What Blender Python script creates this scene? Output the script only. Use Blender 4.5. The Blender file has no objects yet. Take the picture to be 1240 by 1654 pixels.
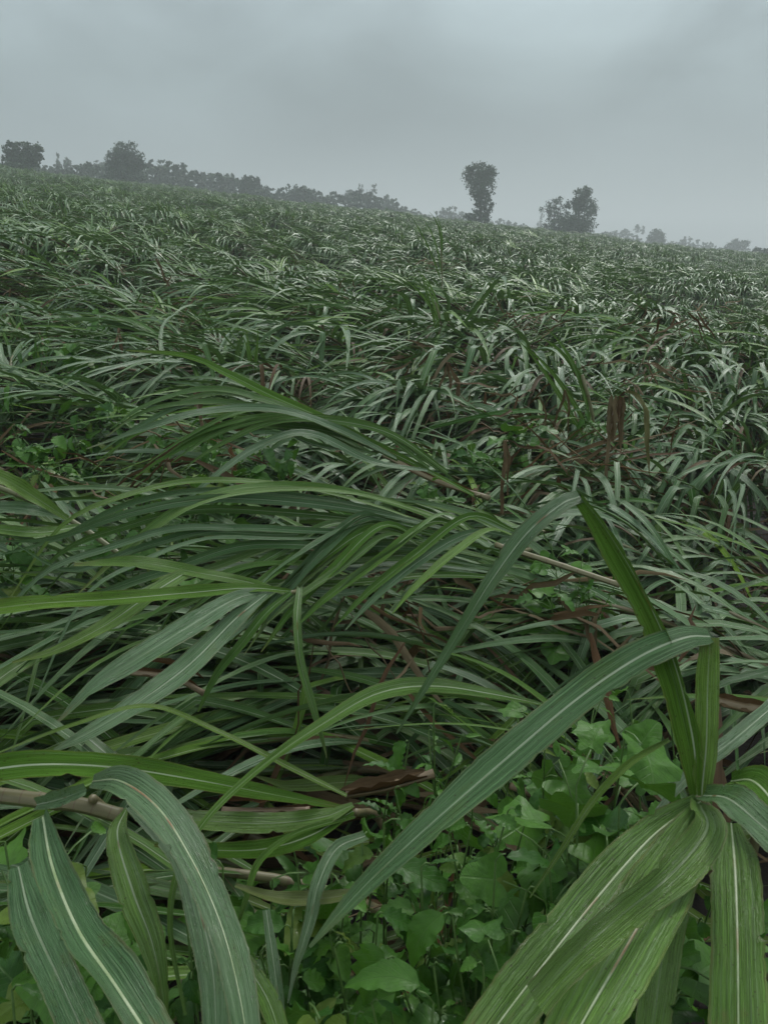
import bpy, math
import numpy as np
from mathutils import Vector

scene = bpy.context.scene
col = scene.collection
RS = np.random.RandomState(7)
R = math.radians

# ------------------------------------------------------------------ camera
CAM = np.array([0.0, 0.0, 1.6])
PITCH = R(19.5)
FPX = 1250.0                     # focal length in pixels of the 1240x1654 photograph
cam_d = bpy.data.cameras.new('camera')
cam_o = bpy.data.objects.new('camera', cam_d)
col.objects.link(cam_o)
cam_o.location = CAM
cam_o.rotation_euler = (R(90) - PITCH, 0, 0)
cam_d.sensor_fit = 'VERTICAL'
cam_d.angle = 2 * math.atan(827 / FPX)
cam_d.clip_start = 0.02
cam_d.clip_end = 5000
cam_d.dof.use_dof = True
cam_d.dof.focus_distance = 2.6
cam_d.dof.aperture_fstop = 14
scene.camera = cam_o

# ------------------------------------------------------------------ world: overcast sky
world = bpy.data.worlds.new("World")
scene.world = world
world.use_nodes = True
wn, wl = world.node_tree.nodes, world.node_tree.links
wn.clear()
SUN_EL, SUN_AZ = R(44), R(22)
sky = wn.new('ShaderNodeTexSky'); sky.sky_type = 'NISHITA'; sky.sun_disc = False
sky.sun_elevation = SUN_EL; sky.sun_rotation = SUN_AZ
bg_sky = wn.new('ShaderNodeBackground'); bg_sky.inputs['Strength'].default_value = 0.05
wl.new(sky.outputs[0], bg_sky.inputs['Color'])
tc = wn.new('ShaderNodeTexCoord')
sep = wn.new('ShaderNodeSeparateXYZ'); wl.new(tc.outputs['Generated'], sep.inputs[0])
ramp = wn.new('ShaderNodeValToRGB')
wl.new(sep.outputs['Z'], ramp.inputs[0])
cr = ramp.color_ramp
cr.elements[0].position = 0.0; cr.elements[0].color = (0.280, 0.337, 0.356, 1)
cr.elements[1].position = 1.0; cr.elements[1].color = (0.92, 1.01, 1.03, 1)
e = cr.elements.new(0.10); e.color = (0.274, 0.333, 0.352, 1)
e = cr.elements.new(0.17); e.color = (0.296, 0.364, 0.380, 1)
e = cr.elements.new(0.30); e.color = (0.50, 0.605, 0.64, 1)
e = cr.elements.new(0.5); e.color = (0.76, 0.87, 0.89, 1)
# cloud layer: noise on the direction flattened like a cloud deck
mp = wn.new('ShaderNodeMapping'); wl.new(tc.outputs['Generated'], mp.inputs[0])
mp.inputs['Scale'].default_value = (1.0, 1.0, 2.0)
mp.inputs['Rotation'].default_value = (0.0, R(-14), 0.0)
nz = wn.new('ShaderNodeTexNoise'); wl.new(mp.outputs[0], nz.inputs['Vector'])
nz.inputs['Scale'].default_value = 2.9; nz.inputs['Detail'].default_value = 5
nz.inputs['Roughness'].default_value = 0.5; nz.inputs['Distortion'].default_value = 0.35
mr = wn.new('ShaderNodeMapRange'); wl.new(nz.outputs['Fac'], mr.inputs['Value'])
mr.inputs['From Min'].default_value = 0.3; mr.inputs['From Max'].default_value = 0.7
mr.inputs['To Min'].default_value = 0.66; mr.inputs['To Max'].default_value = 1.28
# less contrast close to the horizon
mr2 = wn.new('ShaderNodeMapRange'); wl.new(sep.outputs['Z'], mr2.inputs['Value'])
mr2.inputs['From Min'].default_value = 0.05; mr2.inputs['From Max'].default_value = 0.17
mixc = wn.new('ShaderNodeMix'); mixc.data_type = 'FLOAT'
wl.new(mr2.outputs[0], mixc.inputs['Factor']); mixc.inputs['A'].default_value = 1.0
wl.new(mr.outputs[0], mixc.inputs['B'])
vm = wn.new('ShaderNodeVectorMath'); vm.operation = 'SCALE'
wl.new(ramp.outputs[0], vm.inputs[0]); wl.new(mixc.outputs['Result'], vm.inputs['Scale'])
# a thinner, brighter patch in the cloud
dp = wn.new('ShaderNodeVectorMath'); dp.operation = 'DOT_PRODUCT'; wl.new(tc.outputs['Generated'], dp.inputs[0])
dp.inputs[1].default_value = Vector((0.30, 0.90, 0.33)).normalized()
mr3 = wn.new('ShaderNodeMapRange'); mr3.interpolation_type = 'SMOOTHSTEP'; wl.new(dp.outputs['Value'], mr3.inputs['Value'])
mr3.inputs['From Min'].default_value = 0.93; mr3.inputs['From Max'].default_value = 1.0
mr3.inputs['To Min'].default_value = 1.0; mr3.inputs['To Max'].default_value = 1.22
vm2 = wn.new('ShaderNodeVectorMath'); vm2.operation = 'SCALE'
wl.new(vm.outputs[0], vm2.inputs[0]); wl.new(mr3.outputs[0], vm2.inputs['Scale'])
bg_c = wn.new('ShaderNodeBackground'); wl.new(vm2.outputs[0], bg_c.inputs['Color'])
mx = wn.new('ShaderNodeMixShader'); mx.inputs[0].default_value = 0.93
wl.new(bg_sky.outputs[0], mx.inputs[1]); wl.new(bg_c.outputs[0], mx.inputs[2])
wo = wn.new('ShaderNodeOutputWorld'); wl.new(mx.outputs[0], wo.inputs['Surface'])

sun_d = bpy.data.lights.new('sun', 'SUN'); sun_d.energy = 1.5; sun_d.angle = R(16)
sun_d.color = (1.0, 0.98, 0.95)
sun_o = bpy.data.objects.new('sun', sun_d); col.objects.link(sun_o)
sun_o.rotation_euler = (R(90) - SUN_EL, 0, -SUN_AZ + R(180) - R(180))
sun_dir = Vector((math.sin(SUN_AZ) * math.cos(SUN_EL), math.cos(SUN_AZ) * math.cos(SUN_EL), math.sin(SUN_EL)))
sun_o.rotation_euler = sun_dir.to_track_quat('Z', 'Y').to_euler()

vs = scene.view_settings
scene.display_settings.display_device = 'sRGB'
vs.view_transform = 'Standard'; vs.look = 'None'; vs.exposure = 0.0; vs.gamma = 1; vs.use_curve_mapping = False
scene.render.engine = 'CYCLES'
cy = scene.cycles
cy.max_bounces = 5; cy.diffuse_bounces = 2; cy.glossy_bounces = 2; cy.transmission_bounces = 3
cy.volume_bounces = 2; cy.transparent_max_bounces = 4
cy.use_denoising = True
cy.caustics_reflective = False; cy.caustics_refractive = False

# ------------------------------------------------------------------ helpers
def unit(v):
    v = np.asarray(v, float)
    return v / (np.linalg.norm(v, axis=-1, keepdims=True) + 1e-12)

cp, sp = math.cos(PITCH), math.sin(PITCH)
FWD = np.array([0, cp, -sp]); UPV = np.array([0, sp, cp]); RIGHT = np.array([1.0, 0, 0])

def at(px, py, d):
    """world point seen at photo pixel (px, py), d metres away."""
    v = FWD + RIGHT * ((px - 620) / FPX) + UPV * ((827 - py) / FPX)
    return CAM + unit(v) * d

def proj(P):
    Q = np.atleast_2d(P) - CAM
    z = Q @ FWD; z = np.where(np.abs(z) < 1e-6, 1e-6, z)
    return np.stack([620 + FPX * (Q @ RIGHT) / z, 827 - FPX * (Q @ UPV) / z, z], 1)

def ground_z(x, y):
    x = np.asarray(x, float); y = np.asarray(y, float)
    xe = 160 * np.tanh(x / 160)
    yy = np.clip(y, -50, 95)
    z = -0.109 * xe * np.clip(np.abs(y) / 3.0 + .2, 0, 1) + 0.0415 * yy
    z = z - 0.010 * np.clip(y - 95, 0, 400)
    amp = np.clip(y / 12, 0, 1)
    z = z + amp * (0.14 * np.sin(x * .31 + 1.3) * np.sin(y * .23 + .4) + 0.08 * np.sin(x * .9 + y * .5))
    return z

def new_mesh(name, V, F, uv=None, tint=None, dry=None, smooth=True):
    """V (n,3); F (m,k) faces of one size; uv per vertex."""
    V = np.asarray(V, np.float32); F = np.asarray(F, np.int32)
    me = bpy.data.meshes.new(name)
    m, k = F.shape
    me.vertices.add(len(V)); me.vertices.foreach_set('co', V.ravel())
    me.loops.add(m * k); me.loops.foreach_set('vertex_index', F.ravel())
    me.polygons.add(m)
    me.polygons.foreach_set('loop_start', np.arange(0, m * k, k, dtype=np.int32))
    me.polygons.foreach_set('loop_total', np.full(m, k, np.int32))
    if smooth:
        me.polygons.foreach_set('use_smooth', np.ones(m, bool))
    if uv is not None:
        l = me.uv_layers.new(name='UVMap')
        l.data.foreach_set('uv', np.asarray(uv, np.float32)[F.ravel()].ravel())
    for nm, a in (('tint', tint), ('dry', dry)):
        if a is not None:
            at_ = me.attributes.new(nm, 'FLOAT', 'POINT')
            at_.data.foreach_set('value', np.broadcast_to(np.asarray(a, np.float32), (len(V),)).copy())
    me.update(calc_edges=True)
    return me

class Acc:
    """collects pieces of one mesh."""
    def __init__(s): s.V, s.F, s.U, s.T, s.D, s.n = [], [], [], [], [], 0
    def add(s, g, tint=.5, dry=0.0):
        V, F, U = g
        s.V.append(V); s.F.append(F + s.n); s.U.append(U); s.n += len(V)
        s.T.append(np.full(len(V), tint)); s.D.append(np.full(len(V), dry))
        return s
    def mesh(s, name):
        return new_mesh(name, np.concatenate(s.V), np.concatenate(s.F), np.concatenate(s.U), np.concatenate(s.T), np.concatenate(s.D))

def link(name, me, mat=None, parent=None):
    o = bpy.data.objects.new(name, me)
    if mat is not None and me is not None and len(me.materials) == 0: me.materials.append(mat)
    col.objects.link(o)
    if parent is not None: o.parent = parent
    return o

def tag(o, label=None, cat=None, group=None, kind=None):
    if label: o['label'] = label
    if cat: o['category'] = cat
    if group: o['group'] = group
    if kind: o['kind'] = kind
    return o

def thing(name, loc, label, cat, group=None, rz=0.0):
    o = bpy.data.objects.new(name, None); o.empty_display_size = .1
    col.objects.link(o); o.location = loc; o.rotation_euler = (0, 0, rz)
    return tag(o, label, cat, group)

def strip_faces(n, k):
    i = np.arange(n - 1)[:, None]; j = np.arange(k - 1)[None, :]
    a = (i * k + j).ravel()
    return np.stack([a, a + 1, a + k + 1, a + k], 1)

def tangents(P):
    T = np.gradient(P, axis=0)
    return unit(T)

def transport(T, S0):
    S = np.zeros_like(T); s = S0
    for i in range(len(T)):
        s = s - T[i] * np.dot(s, T[i]); s = s / (np.linalg.norm(s) + 1e-9); S[i] = s
    return S

def ribbon(P, S, W, k=5, fold=.25, wave=.0, rs=RS, wf=9.0, rag=0.0):
    """blade: midrib points P, side directions S, half widths W."""
    n = len(P); T = tangents(P); N = np.cross(S, T)
    u = np.linspace(-1, 1, k)
    # midrib slightly sunk between two bowed halves
    h = fold * np.abs(u) ** 1.15
    s = np.linspace(0, 1, n)
    V = P[:, None, :] + S[:, None, :] * (W[:, None] * u[None, :] * math.cos(math.atan(fold)))[..., None]
    hh = W[:, None] * h[None, :]
    if rag:
        for c_ in (0, k - 1):
            nt_ = np.where(rs.rand(n) < .045, rs.uniform(.1, .45, n), 0) * rag + np.abs(rs.normal(0, .015, n)) * rag
            V[:, c_] = V[:, c_] + (V[:, k // 2] - V[:, c_]) * nt_[:, None]
    if wave:
        ph = rs.uniform(0, 6.3, 2)
        wv = np.where(u[None, :] < 0, np.sin(s[:, None] * wf * 2 + ph[0]), np.sin(s[:, None] * wf * 2.3 + ph[1]))
        hh = hh + wave * W[:, None] * wv * (u[None, :] ** 2)
    V = V + N[:, None, :] * hh[..., None]
    U = np.stack(np.broadcast_arrays((u[None, :] + 1) / 2, s[:, None]), -1)
    return V.reshape(-1, 3), strip_faces(n, k), U.reshape(-1, 2)

def tube(P, rad, k=6):
    P = np.asarray(P, float); rad = np.broadcast_to(rad, (len(P),))
    P = np.concatenate([P[:1], P, P[-1:] + (P[-1:] - P[-2:-1]) * .02]); rad = np.concatenate([[1e-5], rad, [1e-5]]); P[0] = P[0] - (P[2] - P[1]) * .02; n = len(P)
    T = tangents(P)
    a = np.array([0, 0, 1.0]) if abs(T[0][2]) < .9 else np.array([1.0, 0, 0])
    S = transport(T, np.cross(T[0], a)); N = np.cross(S, T)
    th = np.linspace(0, 2 * math.pi, k + 1)
    V = P[:, None, :] + rad[:, None, None] * (np.cos(th)[None, :, None] * S[:, None, :] + np.sin(th)[None, :, None] * N[:, None, :])
    U = np.stack(np.broadcast_arrays(th[None, :] / 6.2832, np.linspace(0, 1, n)[:, None]), -1)
    return V.reshape(-1, 3), strip_faces(n, k + 1), U.reshape(-1, 2)

def spline(C, n):
    """Catmull-Rom through control rows C, resampled evenly to n rows."""
    C = np.asarray(C, float)
    if len(C) == 2: C = np.stack([C[0], (C[0] + C[1]) / 2, C[1]])
    X = np.concatenate([[2 * C[0] - C[1]], C, [2 * C[-1] - C[-2]]])
    out = []
    for i in range(1, len(X) - 2):
        t = np.linspace(0, 1, 16, endpoint=False)[:, None]
        p0, p1, p2, p3 = X[i - 1], X[i], X[i + 1], X[i + 2]
        out.append(.5 * (2 * p1 + (p2 - p0) * t + (2 * p0 - 5 * p1 + 4 * p2 - p3) * t ** 2 + (3 * p1 - p0 - 3 * p2 + p3) * t ** 3))
    out.append(C[-1:]); Q = np.concatenate(out)
    L = np.concatenate([[0], np.cumsum(np.linalg.norm(np.diff(Q[:, :3], axis=0), axis=1))])
    t = np.linspace(0, L[-1], n)
    return np.stack([np.interp(t, L, Q[:, j]) for j in range(Q.shape[1])], 1)

# ------------------------------------------------------------------ materials
def mat_new(name):
    m = bpy.data.materials.new(name); m.use_nodes = True
    nt = m.node_tree; nt.nodes.clear()
    return m, nt.nodes, nt.links

class NB:
    """tiny node helper"""
    def __init__(s, n, l): s.n, s.l = n, l
    def _in(s, sock, v):
        if isinstance(v, bpy.types.NodeSocket): s.l.new(v, sock)
        elif v is not None:
            if sock.type == 'RGBA' and len(v) == 3: v = (*v, 1)
            sock.default_value = v
    def math(s, op, a, b=None, c=None, clamp=False):
        x = s.n.new('ShaderNodeMath'); x.operation = op; x.use_clamp = clamp
        s._in(x.inputs[0], a)
        if b is not None: s._in(x.inputs[1], b)
        if c is not None: s._in(x.inputs[2], c)
        return x.outputs[0]
    def mix(s, f, a, b):
        x = s.n.new('ShaderNodeMix'); x.data_type = 'RGBA'
        s._in(x.inputs['Factor'], f); s._in(x.inputs[6], a); s._in(x.inputs[7], b)
        return x.outputs[2]
    def rng(s, v, a, b, c=0.0, d=1.0, smooth=False):
        x = s.n.new('ShaderNodeMapRange')
        if smooth: x.interpolation_type = 'SMOOTHSTEP'
        s._in(x.inputs[0], v); s._in(x.inputs[1], a); s._in(x.inputs[2], b); s._in(x.inputs[3], c); s._in(x.inputs[4], d)
        return x.outputs[0]
    def noise(s, vec, scale, detail=2.0, rough=.5):
        x = s.n.new('ShaderNodeTexNoise')
        if vec is not None: s.l.new(vec, x.inputs['Vector'])
        x.inputs['Scale'].default_value = scale; x.inputs['Detail'].default_value = detail
        x.inputs['Roughness'].default_value = rough
        return x.outputs['Fac']
    def xyz(s, a, b, c=0.0):
        x = s.n.new('ShaderNodeCombineXYZ'); s._in(x.inputs[0], a); s._in(x.inputs[1], b); s._in(x.inputs[2], c)
        return x.outputs[0]
    def attr(s, name):
        x = s.n.new('ShaderNodeAttribute'); x.attribute_name = name; return x.outputs['Fac']
    def scale(s, v, f):
        x = s.n.new('ShaderNodeVectorMath'); x.operation = 'SCALE'; s._in(x.inputs[0], v); s._in(x.inputs['Scale'], f)
        return x.outputs[0]

def blade_material(name, light=1.0, rib=1.0, spots=True, wax=0.0):
    m, n, l = mat_new(name); b = NB(n, l)
    uvn = n.new('ShaderNodeUVMap'); uvn.uv_map = 'UVMap'
    sx = n.new('ShaderNodeSeparateXYZ'); l.new(uvn.outputs[0], sx.inputs[0])
    u, v = sx.outputs[0], sx.outputs[1]
    tint, dry = b.attr('tint'), b.attr('dry')
    geo = n.new('ShaderNodeNewGeometry')
    back = geo.outputs['Backfacing']
    seed = b.math('MULTIPLY', tint, 37.0)
    vein = b.noise(b.xyz(b.math('MULTIPLY', u, 46), b.math('MULTIPLY', v, 2.5), seed), 1.0, 3.0, .65)
    blot = b.noise(b.xyz(b.math('MULTIPLY', u, 2.2), b.math('MULTIPLY', v, 7), seed), 1.0, 4.0, .6)
    pos = b.noise(geo.outputs['Position'], .55, 2.0)
    c = b.mix(tint, (0.030 * light, 0.108 * light, 0.014 * light), (0.175 * light, 0.300 * light, 0.022 * light))
    if wax: c = b.mix(wax, c, (0.090, 0.168, 0.090))
    c = b.mix(b.rng(pos, .35, .65, 0, .5), c, (0.058 * light, 0.140 * light, 0.040 * light))
    fine = b.noise(b.xyz(b.math('MULTIPLY', u, 130), b.math('MULTIPLY', v, 3.0), seed), 1.0, 2.0, .6)
    c = b.scale(c, b.math('MULTIPLY', b.rng(vein, .3, .7, .46, 1.62), b.rng(fine, .3, .7, .72, 1.28)))  # leaf fibre stripes, colour contrast raised to imitate streaky reflected light
    sheen_streak = b.rng(b.noise(b.xyz(b.math('MULTIPLY', u, 24), b.math('MULTIPLY', v, 1.6), b.math('ADD', seed, 5.0)), 1.0, 3.0, .6), .56, .70)
    c = b.mix(b.math('MULTIPLY', sheen_streak, .5), c, (0.21, 0.31, 0.16))  # sheen along the blade, painted into its colour as pale streaks
    c = b.mix(b.rng(blot, .56, .78, 0, .55), c, (0.105, 0.165, 0.030))
    vo = n.new('ShaderNodeTexVoronoi'); vo.inputs['Scale'].default_value = 1.0
    l.new(b.xyz(b.math('MULTIPLY', u, 9), b.math('MULTIPLY', v, 60), seed), vo.inputs['Vector'])
    c = b.mix(b.math('MULTIPLY', b.rng(vo.outputs['Distance'], .10, .22, .8, 0), b.rng(blot, .48, .56)), c, (0.045, 0.030, 0.014))
    # underside paler and duller
    c = b.mix(b.math('MULTIPLY', back, .45), c, (0.088, 0.150, 0.075))
    # yellowed and browned towards margin and tip
    au = b.math('ABSOLUTE', b.math('SUBTRACT', u, .5))
    tipn = b.noise(b.xyz(b.math('MULTIPLY', u, 9), b.math('MULTIPLY', v, 14), seed), 1.0, 3.0, .6)
    tip = b.rng(b.math('ADD', v, b.math('MULTIPLY', b.math('SUBTRACT', tipn, .5), .5)), .90, 1.12)
    tip = b.math('MULTIPLY', tip, b.rng(b.math('FRACT', b.math('MULTIPLY', tint, 13.7)), .35, .7))
    edge = b.math('MULTIPLY', b.rng(b.math('ADD', au, b.math('MULTIPLY', tipn, .16)), .52, .60), .5)
    c = b.mix(b.math('MAXIMUM', tip, edge), c, (0.19, 0.145, 0.055))
    # pale midrib
    ribw = b.rng(v, 0.0, 1.0, .046, .020)
    ribm = b.rng(au, b.math('MULTIPLY', ribw, .55), ribw, 1.0, 0.0)
    ribm = b.math('MULTIPLY', ribm, b.rng(v, .05, .95, .95, .25))
    ribc = b.mix(b.rng(b.noise(b.xyz(0.0, b.math('MULTIPLY', v, 6), seed), 1.0, 2.0), .62, .70), (0.50, 0.58, 0.40), (0.30, 0.13, 0.06)) if spots else (0.42, 0.50, 0.33, 1)
    gate = b.rng(b.math('FRACT', b.math('MULTIPLY', tint, 5.3)), .2, .35, .45, 1.0)
    c = b.mix(b.math('MULTIPLY', b.math('MULTIPLY', ribm, gate), rib), c, ribc)
    # dead blades
    dn = b.noise(b.xyz(b.math('MULTIPLY', u, 18), b.math('MULTIPLY', v, 5), seed), 1.0, 4.0, .7)
    dc = b.mix(dn, b.mix(tint, (0.036, 0.018, 0.009), (0.07, 0.048, 0.025)), b.mix(tint, (0.15, 0.080, 0.034), (0.32, 0.26, 0.15)))
    c = b.mix(dry, c, dc)
    bump = n.new('ShaderNodeBump'); bump.inputs['Strength'].default_value = .8; bump.inputs['Distance'].default_value = .003
    l.new(vein, bump.inputs['Height'])
    p = n.new('ShaderNodeBsdfPrincipled')
    l.new(c, p.inputs['Base Color']); l.new(bump.outputs[0], p.inputs['Normal'])
    wet = b.noise(b.xyz(b.math('MULTIPLY', u, 5), b.math('MULTIPLY', v, 16), seed), 1.0, 3.0, .6)
    ro = b.math('ADD', b.rng(wet, .35, .65, .24, .44), b.rng(vein, .35, .65, -.05, .08))
    ro = b.math('ADD', ro, b.math('MULTIPLY', dry, .15))
    ro = b.math('ADD', ro, b.math('MULTIPLY', back, .12))
    l.new(ro, p.inputs['Roughness'])
    p.inputs['IOR'].default_value = 1.5
    l.new(b.math('MULTIPLY', b.math('MULTIPLY', b.rng(b.math('FRACT', b.math('MULTIPLY', tint, 23.1)), .1, .95, .04 + wax * .5, .70 + wax * .45), b.math('SUBTRACT', 1.0, b.math('MULTIPLY', dry, .7))), b.rng(vein, .3, .7, .6, 1.5)), p.inputs['Specular IOR Level'])
    tr = n.new('ShaderNodeBsdfTranslucent')
    l.new(b.mix(dry, (0.11, 0.22, 0.03), (0.12, 0.06, 0.02)), tr.inputs['Color'])
    ms = n.new('ShaderNodeMixShader'); ms.inputs[0].default_value = .11
    l.new(p.outputs[0], ms.inputs[1]); l.new(tr.outputs[0], ms.inputs[2])
    o = n.new('ShaderNodeOutputMaterial'); l.new(ms.outputs[0], o.inputs[0])
    return m

def weed_material():
    m, n, l = mat_new('weed_leaf'); b = NB(n, l)
    uvn = n.new('ShaderNodeUVMap'); uvn.uv_map = 'UVMap'
    sx = n.new('ShaderNodeSeparateXYZ'); l.new(uvn.outputs[0], sx.inputs[0])
    u, v = sx.outputs[0], sx.outputs[1]
    tint = b.attr('tint'); dry = b.attr('dry')
    oi = n.new('ShaderNodeObjectInfo'); rnd = oi.outputs['Random']
    geo = n.new('ShaderNodeNewGeometry')
    tc = n.new('ShaderNodeTexCoord')
    au = b.math('ABSOLUTE', b.math('SUBTRACT', u, .5))
    side = b.math('SINE', b.math('MULTIPLY', b.math('SUBTRACT', v, b.math('MULTIPLY', au, .8)), 48))
    sv = b.rng(side, .90, 1.0)
    mid = b.rng(au, .008, .022, 1, 0)
    veins = b.math('MAXIMUM', mid, b.math('MULTIPLY', sv, .6))
    blot = b.noise(tc.outputs['Object'], 38, 3, .6)
    c = b.mix(b.math('FRACT', b.math('ADD', b.math('MULTIPLY', rnd, .6), b.math('MULTIPLY', tint, .6)), ), (0.020, 0.088, 0.009), (0.080, 0.205, 0.018))
    c = b.scale(c, b.rng(blot, .3, .7, .75, 1.25))
    c = b.mix(b.math('MULTIPLY', veins, .45), c, (0.12, 0.22, 0.06))
    c = b.mix(b.rng(b.math('FRACT', b.math('MULTIPLY', rnd, 7.1)), .90, .96, 0, .6), c, (0.16, 0.21, 0.03))
    c = b.mix(dry, c, (0.12, 0.06, 0.03))
    c = b.mix(b.math('MULTIPLY', geo.outputs['Backfacing'], .35), c, (0.10, 0.19, 0.07))
    bump = n.new('ShaderNodeBump'); bump.inputs['Strength'].default_value = .5; bump.inputs['Distance'].default_value = .002
    l.new(b.math('SUBTRACT', b.noise(tc.outputs['Object'], 90, 2), b.math('MULTIPLY', veins, .7)), bump.inputs['Height'])
    p = n.new('ShaderNodeBsdfPrincipled'); l.new(c, p.inputs['Base Color']); l.new(bump.outputs[0], p.inputs['Normal'])
    # rain drops: small glossy spots
    vo = n.new('ShaderNodeTexVoronoi'); vo.inputs['Scale'].default_value = 150; l.new(tc.outputs['Object'], vo.inputs['Vector'])
    drop = b.rng(vo.outputs['Distance'], .12, .2, 1, 0)
    l.new(b.rng(drop, 0, 1, .46, .08), p.inputs['Roughness'])
    p.inputs['Specular IOR Level'].default_value = .35
    tr = n.new('ShaderNodeBsdfTranslucent'); tr.inputs['Color'].default_value = (0.10, 0.24, 0.02, 1)
    ms = n.new('ShaderNodeMixShader'); ms.inputs[0].default_value = .18
    l.new(p.outputs[0], ms.inputs[1]); l.new(tr.outputs[0], ms.inputs[2])
    o = n.new('ShaderNodeOutputMaterial'); l.new(ms.outputs[0], o.inputs[0])
    return m

def simple_material(name, c1, c2, scale=20, rough=.7, stretch=None, bumpd=.003):
    m, n, l = mat_new(name); b = NB(n, l)
    tc = n.new('ShaderNodeTexCoord'); vec = tc.outputs['Object']
    if stretch:
        mp = n.new('ShaderNodeMapping'); mp.inputs['Scale'].default_value = stretch; l.new(vec, mp.inputs[0]); vec = mp.outputs[0]
    f = b.noise(vec, scale, 5, .65)
    c = b.mix(b.rng(f, .3, .7), c1, c2)
    p = n.new('ShaderNodeBsdfPrincipled'); l.new(c, p.inputs['Base Color']); p.inputs['Roughness'].default_value = rough
    bp = n.new('ShaderNodeBump'); bp.inputs['Distance'].default_value = bumpd; l.new(f, bp.inputs['Height']); l.new(bp.outputs[0], p.inputs['Normal'])
    o = n.new('ShaderNodeOutputMaterial'); l.new(p.outputs[0], o.inputs[0])
    return m

def stalk_material():
    m, n, l = mat_new('cane_stalk'); b = NB(n, l)
    uvn = n.new('ShaderNodeUVMap'); uvn.uv_map = 'UVMap'
    sx = n.new('ShaderNodeSeparateXYZ'); l.new(uvn.outputs[0], sx.inputs[0])
    v = sx.outputs[1]; tc = n.new('ShaderNodeTexCoord')
    node = b.rng(b.math('ABSOLUTE', b.math('SUBTRACT', b.math('FRACT', b.math('MULTIPLY', v, 9)), .5)), .45, .48)
    f = b.noise(b.xyz(b.math('MULTIPLY', sx.outputs[0], 14), b.math('MULTIPLY', v, 6), b.math('MULTIPLY', b.attr('tint'), 9)), 1, 4, .6)
    c = b.mix(f, (0.10, 0.135, 0.045), (0.19, 0.17, 0.085))
    c = b.mix(b.math('MULTIPLY', node, .7), c, (0.10, 0.06, 0.035))
    c = b.mix(b.attr('dry'), c, b.mix(f, (0.10, 0.055, 0.03), (0.34, 0.25, 0.15)))
    p = n.new('ShaderNodeBsdfPrincipled'); l.new(c, p.inputs['Base Color']); p.inputs['Roughness'].default_value = .45
    o = n.new('ShaderNodeOutputMaterial'); l.new(p.outputs[0], o.inputs[0])
    return m

M_BLADE = blade_material('cane_blade')
M_WAX = blade_material('cane_blade_waxy', wax=.55)
M_WEED = weed_material()
M_STALK = stalk_material()
M_RIB = simple_material('cane_midrib', (0.22, 0.31, 0.12), (0.42, 0.48, 0.30), 45, .4, (1, 1, 1), .0005)
def rust_rib():
    nt = M_RIB.node_tree; b = NB(nt.nodes, nt.links); p = [q for q in nt.nodes if q.type == 'BSDF_PRINCIPLED'][0]
    src = p.inputs['Base Color'].links[0].from_socket; tc = nt.nodes.new('ShaderNodeTexCoord')
    f = b.rng(b.noise(tc.outputs['Object'], 11, 3, .6), .57, .66)
    nt.links.new(b.mix(b.math('MULTIPLY', f, .85), src, (0.26, 0.10, 0.035)), p.inputs['Base Color'])
rust_rib()
M_SOIL = simple_material('wet_soil', (0.010, 0.008, 0.006), (0.030, 0.022, 0.015), 6, .8, bumpd=.03)
M_STEM = simple_material('weed_stem', (0.05, 0.12, 0.02), (0.12, 0.20, 0.05), 30, .5)
M_TREE = simple_material('tree_foliage', (0.016, 0.042, 0.016), (0.042, 0.085, 0.028), .9, .7, bumpd=0)
M_BARK = simple_material('tree_bark', (0.04, 0.034, 0.028), (0.09, 0.075, 0.06), 3, .9, bumpd=.02)

# ------------------------------------------------------------------ ground
def build_ground():
    xs = np.unique(np.concatenate([-np.geomspace(.4, 900, 60), [0], np.geomspace(.4, 900, 60)]))
    ys = np.concatenate([np.linspace(-50, -1, 8), np.linspace(0, 20, 50), np.geomspace(20.6, 1300, 60)])
    X, Y = np.meshgrid(xs, ys)
    Z = ground_z(X, Y) + .03 * np.sin(X * 5.1) * np.sin(Y * 4.3) * (Y < 15)
    V = np.stack([X, Y, Z], -1).reshape(-1, 3)
    g = link('ground', new_mesh('ground', V, strip_faces(len(ys), len(xs))), M_SOIL)
    tag(g, kind='structure')
build_ground()

# haze: one closed box around camera and scene
def build_haze():
    x0, x1, y0, y1, z0, z1 = -950, 950, -60, 1350, -22, 34
    V = [(x, y, z) for z in (z0, z1) for x, y in ((x0, y0), (x1, y0), (x1, y1), (x0, y1))]
    F = [(3, 2, 1, 0), (4, 5, 6, 7), (0, 1, 5, 4), (1, 2, 6, 5), (2, 3, 7, 6), (3, 0, 4, 7)]
    m, n, l = mat_new('haze')
    pv = n.new('ShaderNodeVolumePrincipled')
    pv.inputs['Color'].default_value = (0.94, 0.985, 1.0, 1); pv.inputs['Density'].default_value = 0.0026
    pv.inputs['Anisotropy'].default_value = .15
    o = n.new('ShaderNodeOutputMaterial'); l.new(pv.outputs[0], o.inputs['Volume'])
    h = link('haze', new_mesh('haze', V, F, smooth=False), m)
    tag(h, kind='stuff')
build_haze()

# ------------------------------------------------------------------ cane blades and stools
def width_profile(n, w, rs, tipk=1.0):
    s = np.linspace(0, 1, n)
    a = .55 + .45 * np.clip(s / .18, 0, 1)
    t = np.clip((1 - s) / .55, 0, 1) ** (.8 * tipk)
    return np.maximum(w * .5 * a * t, .0006)

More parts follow.
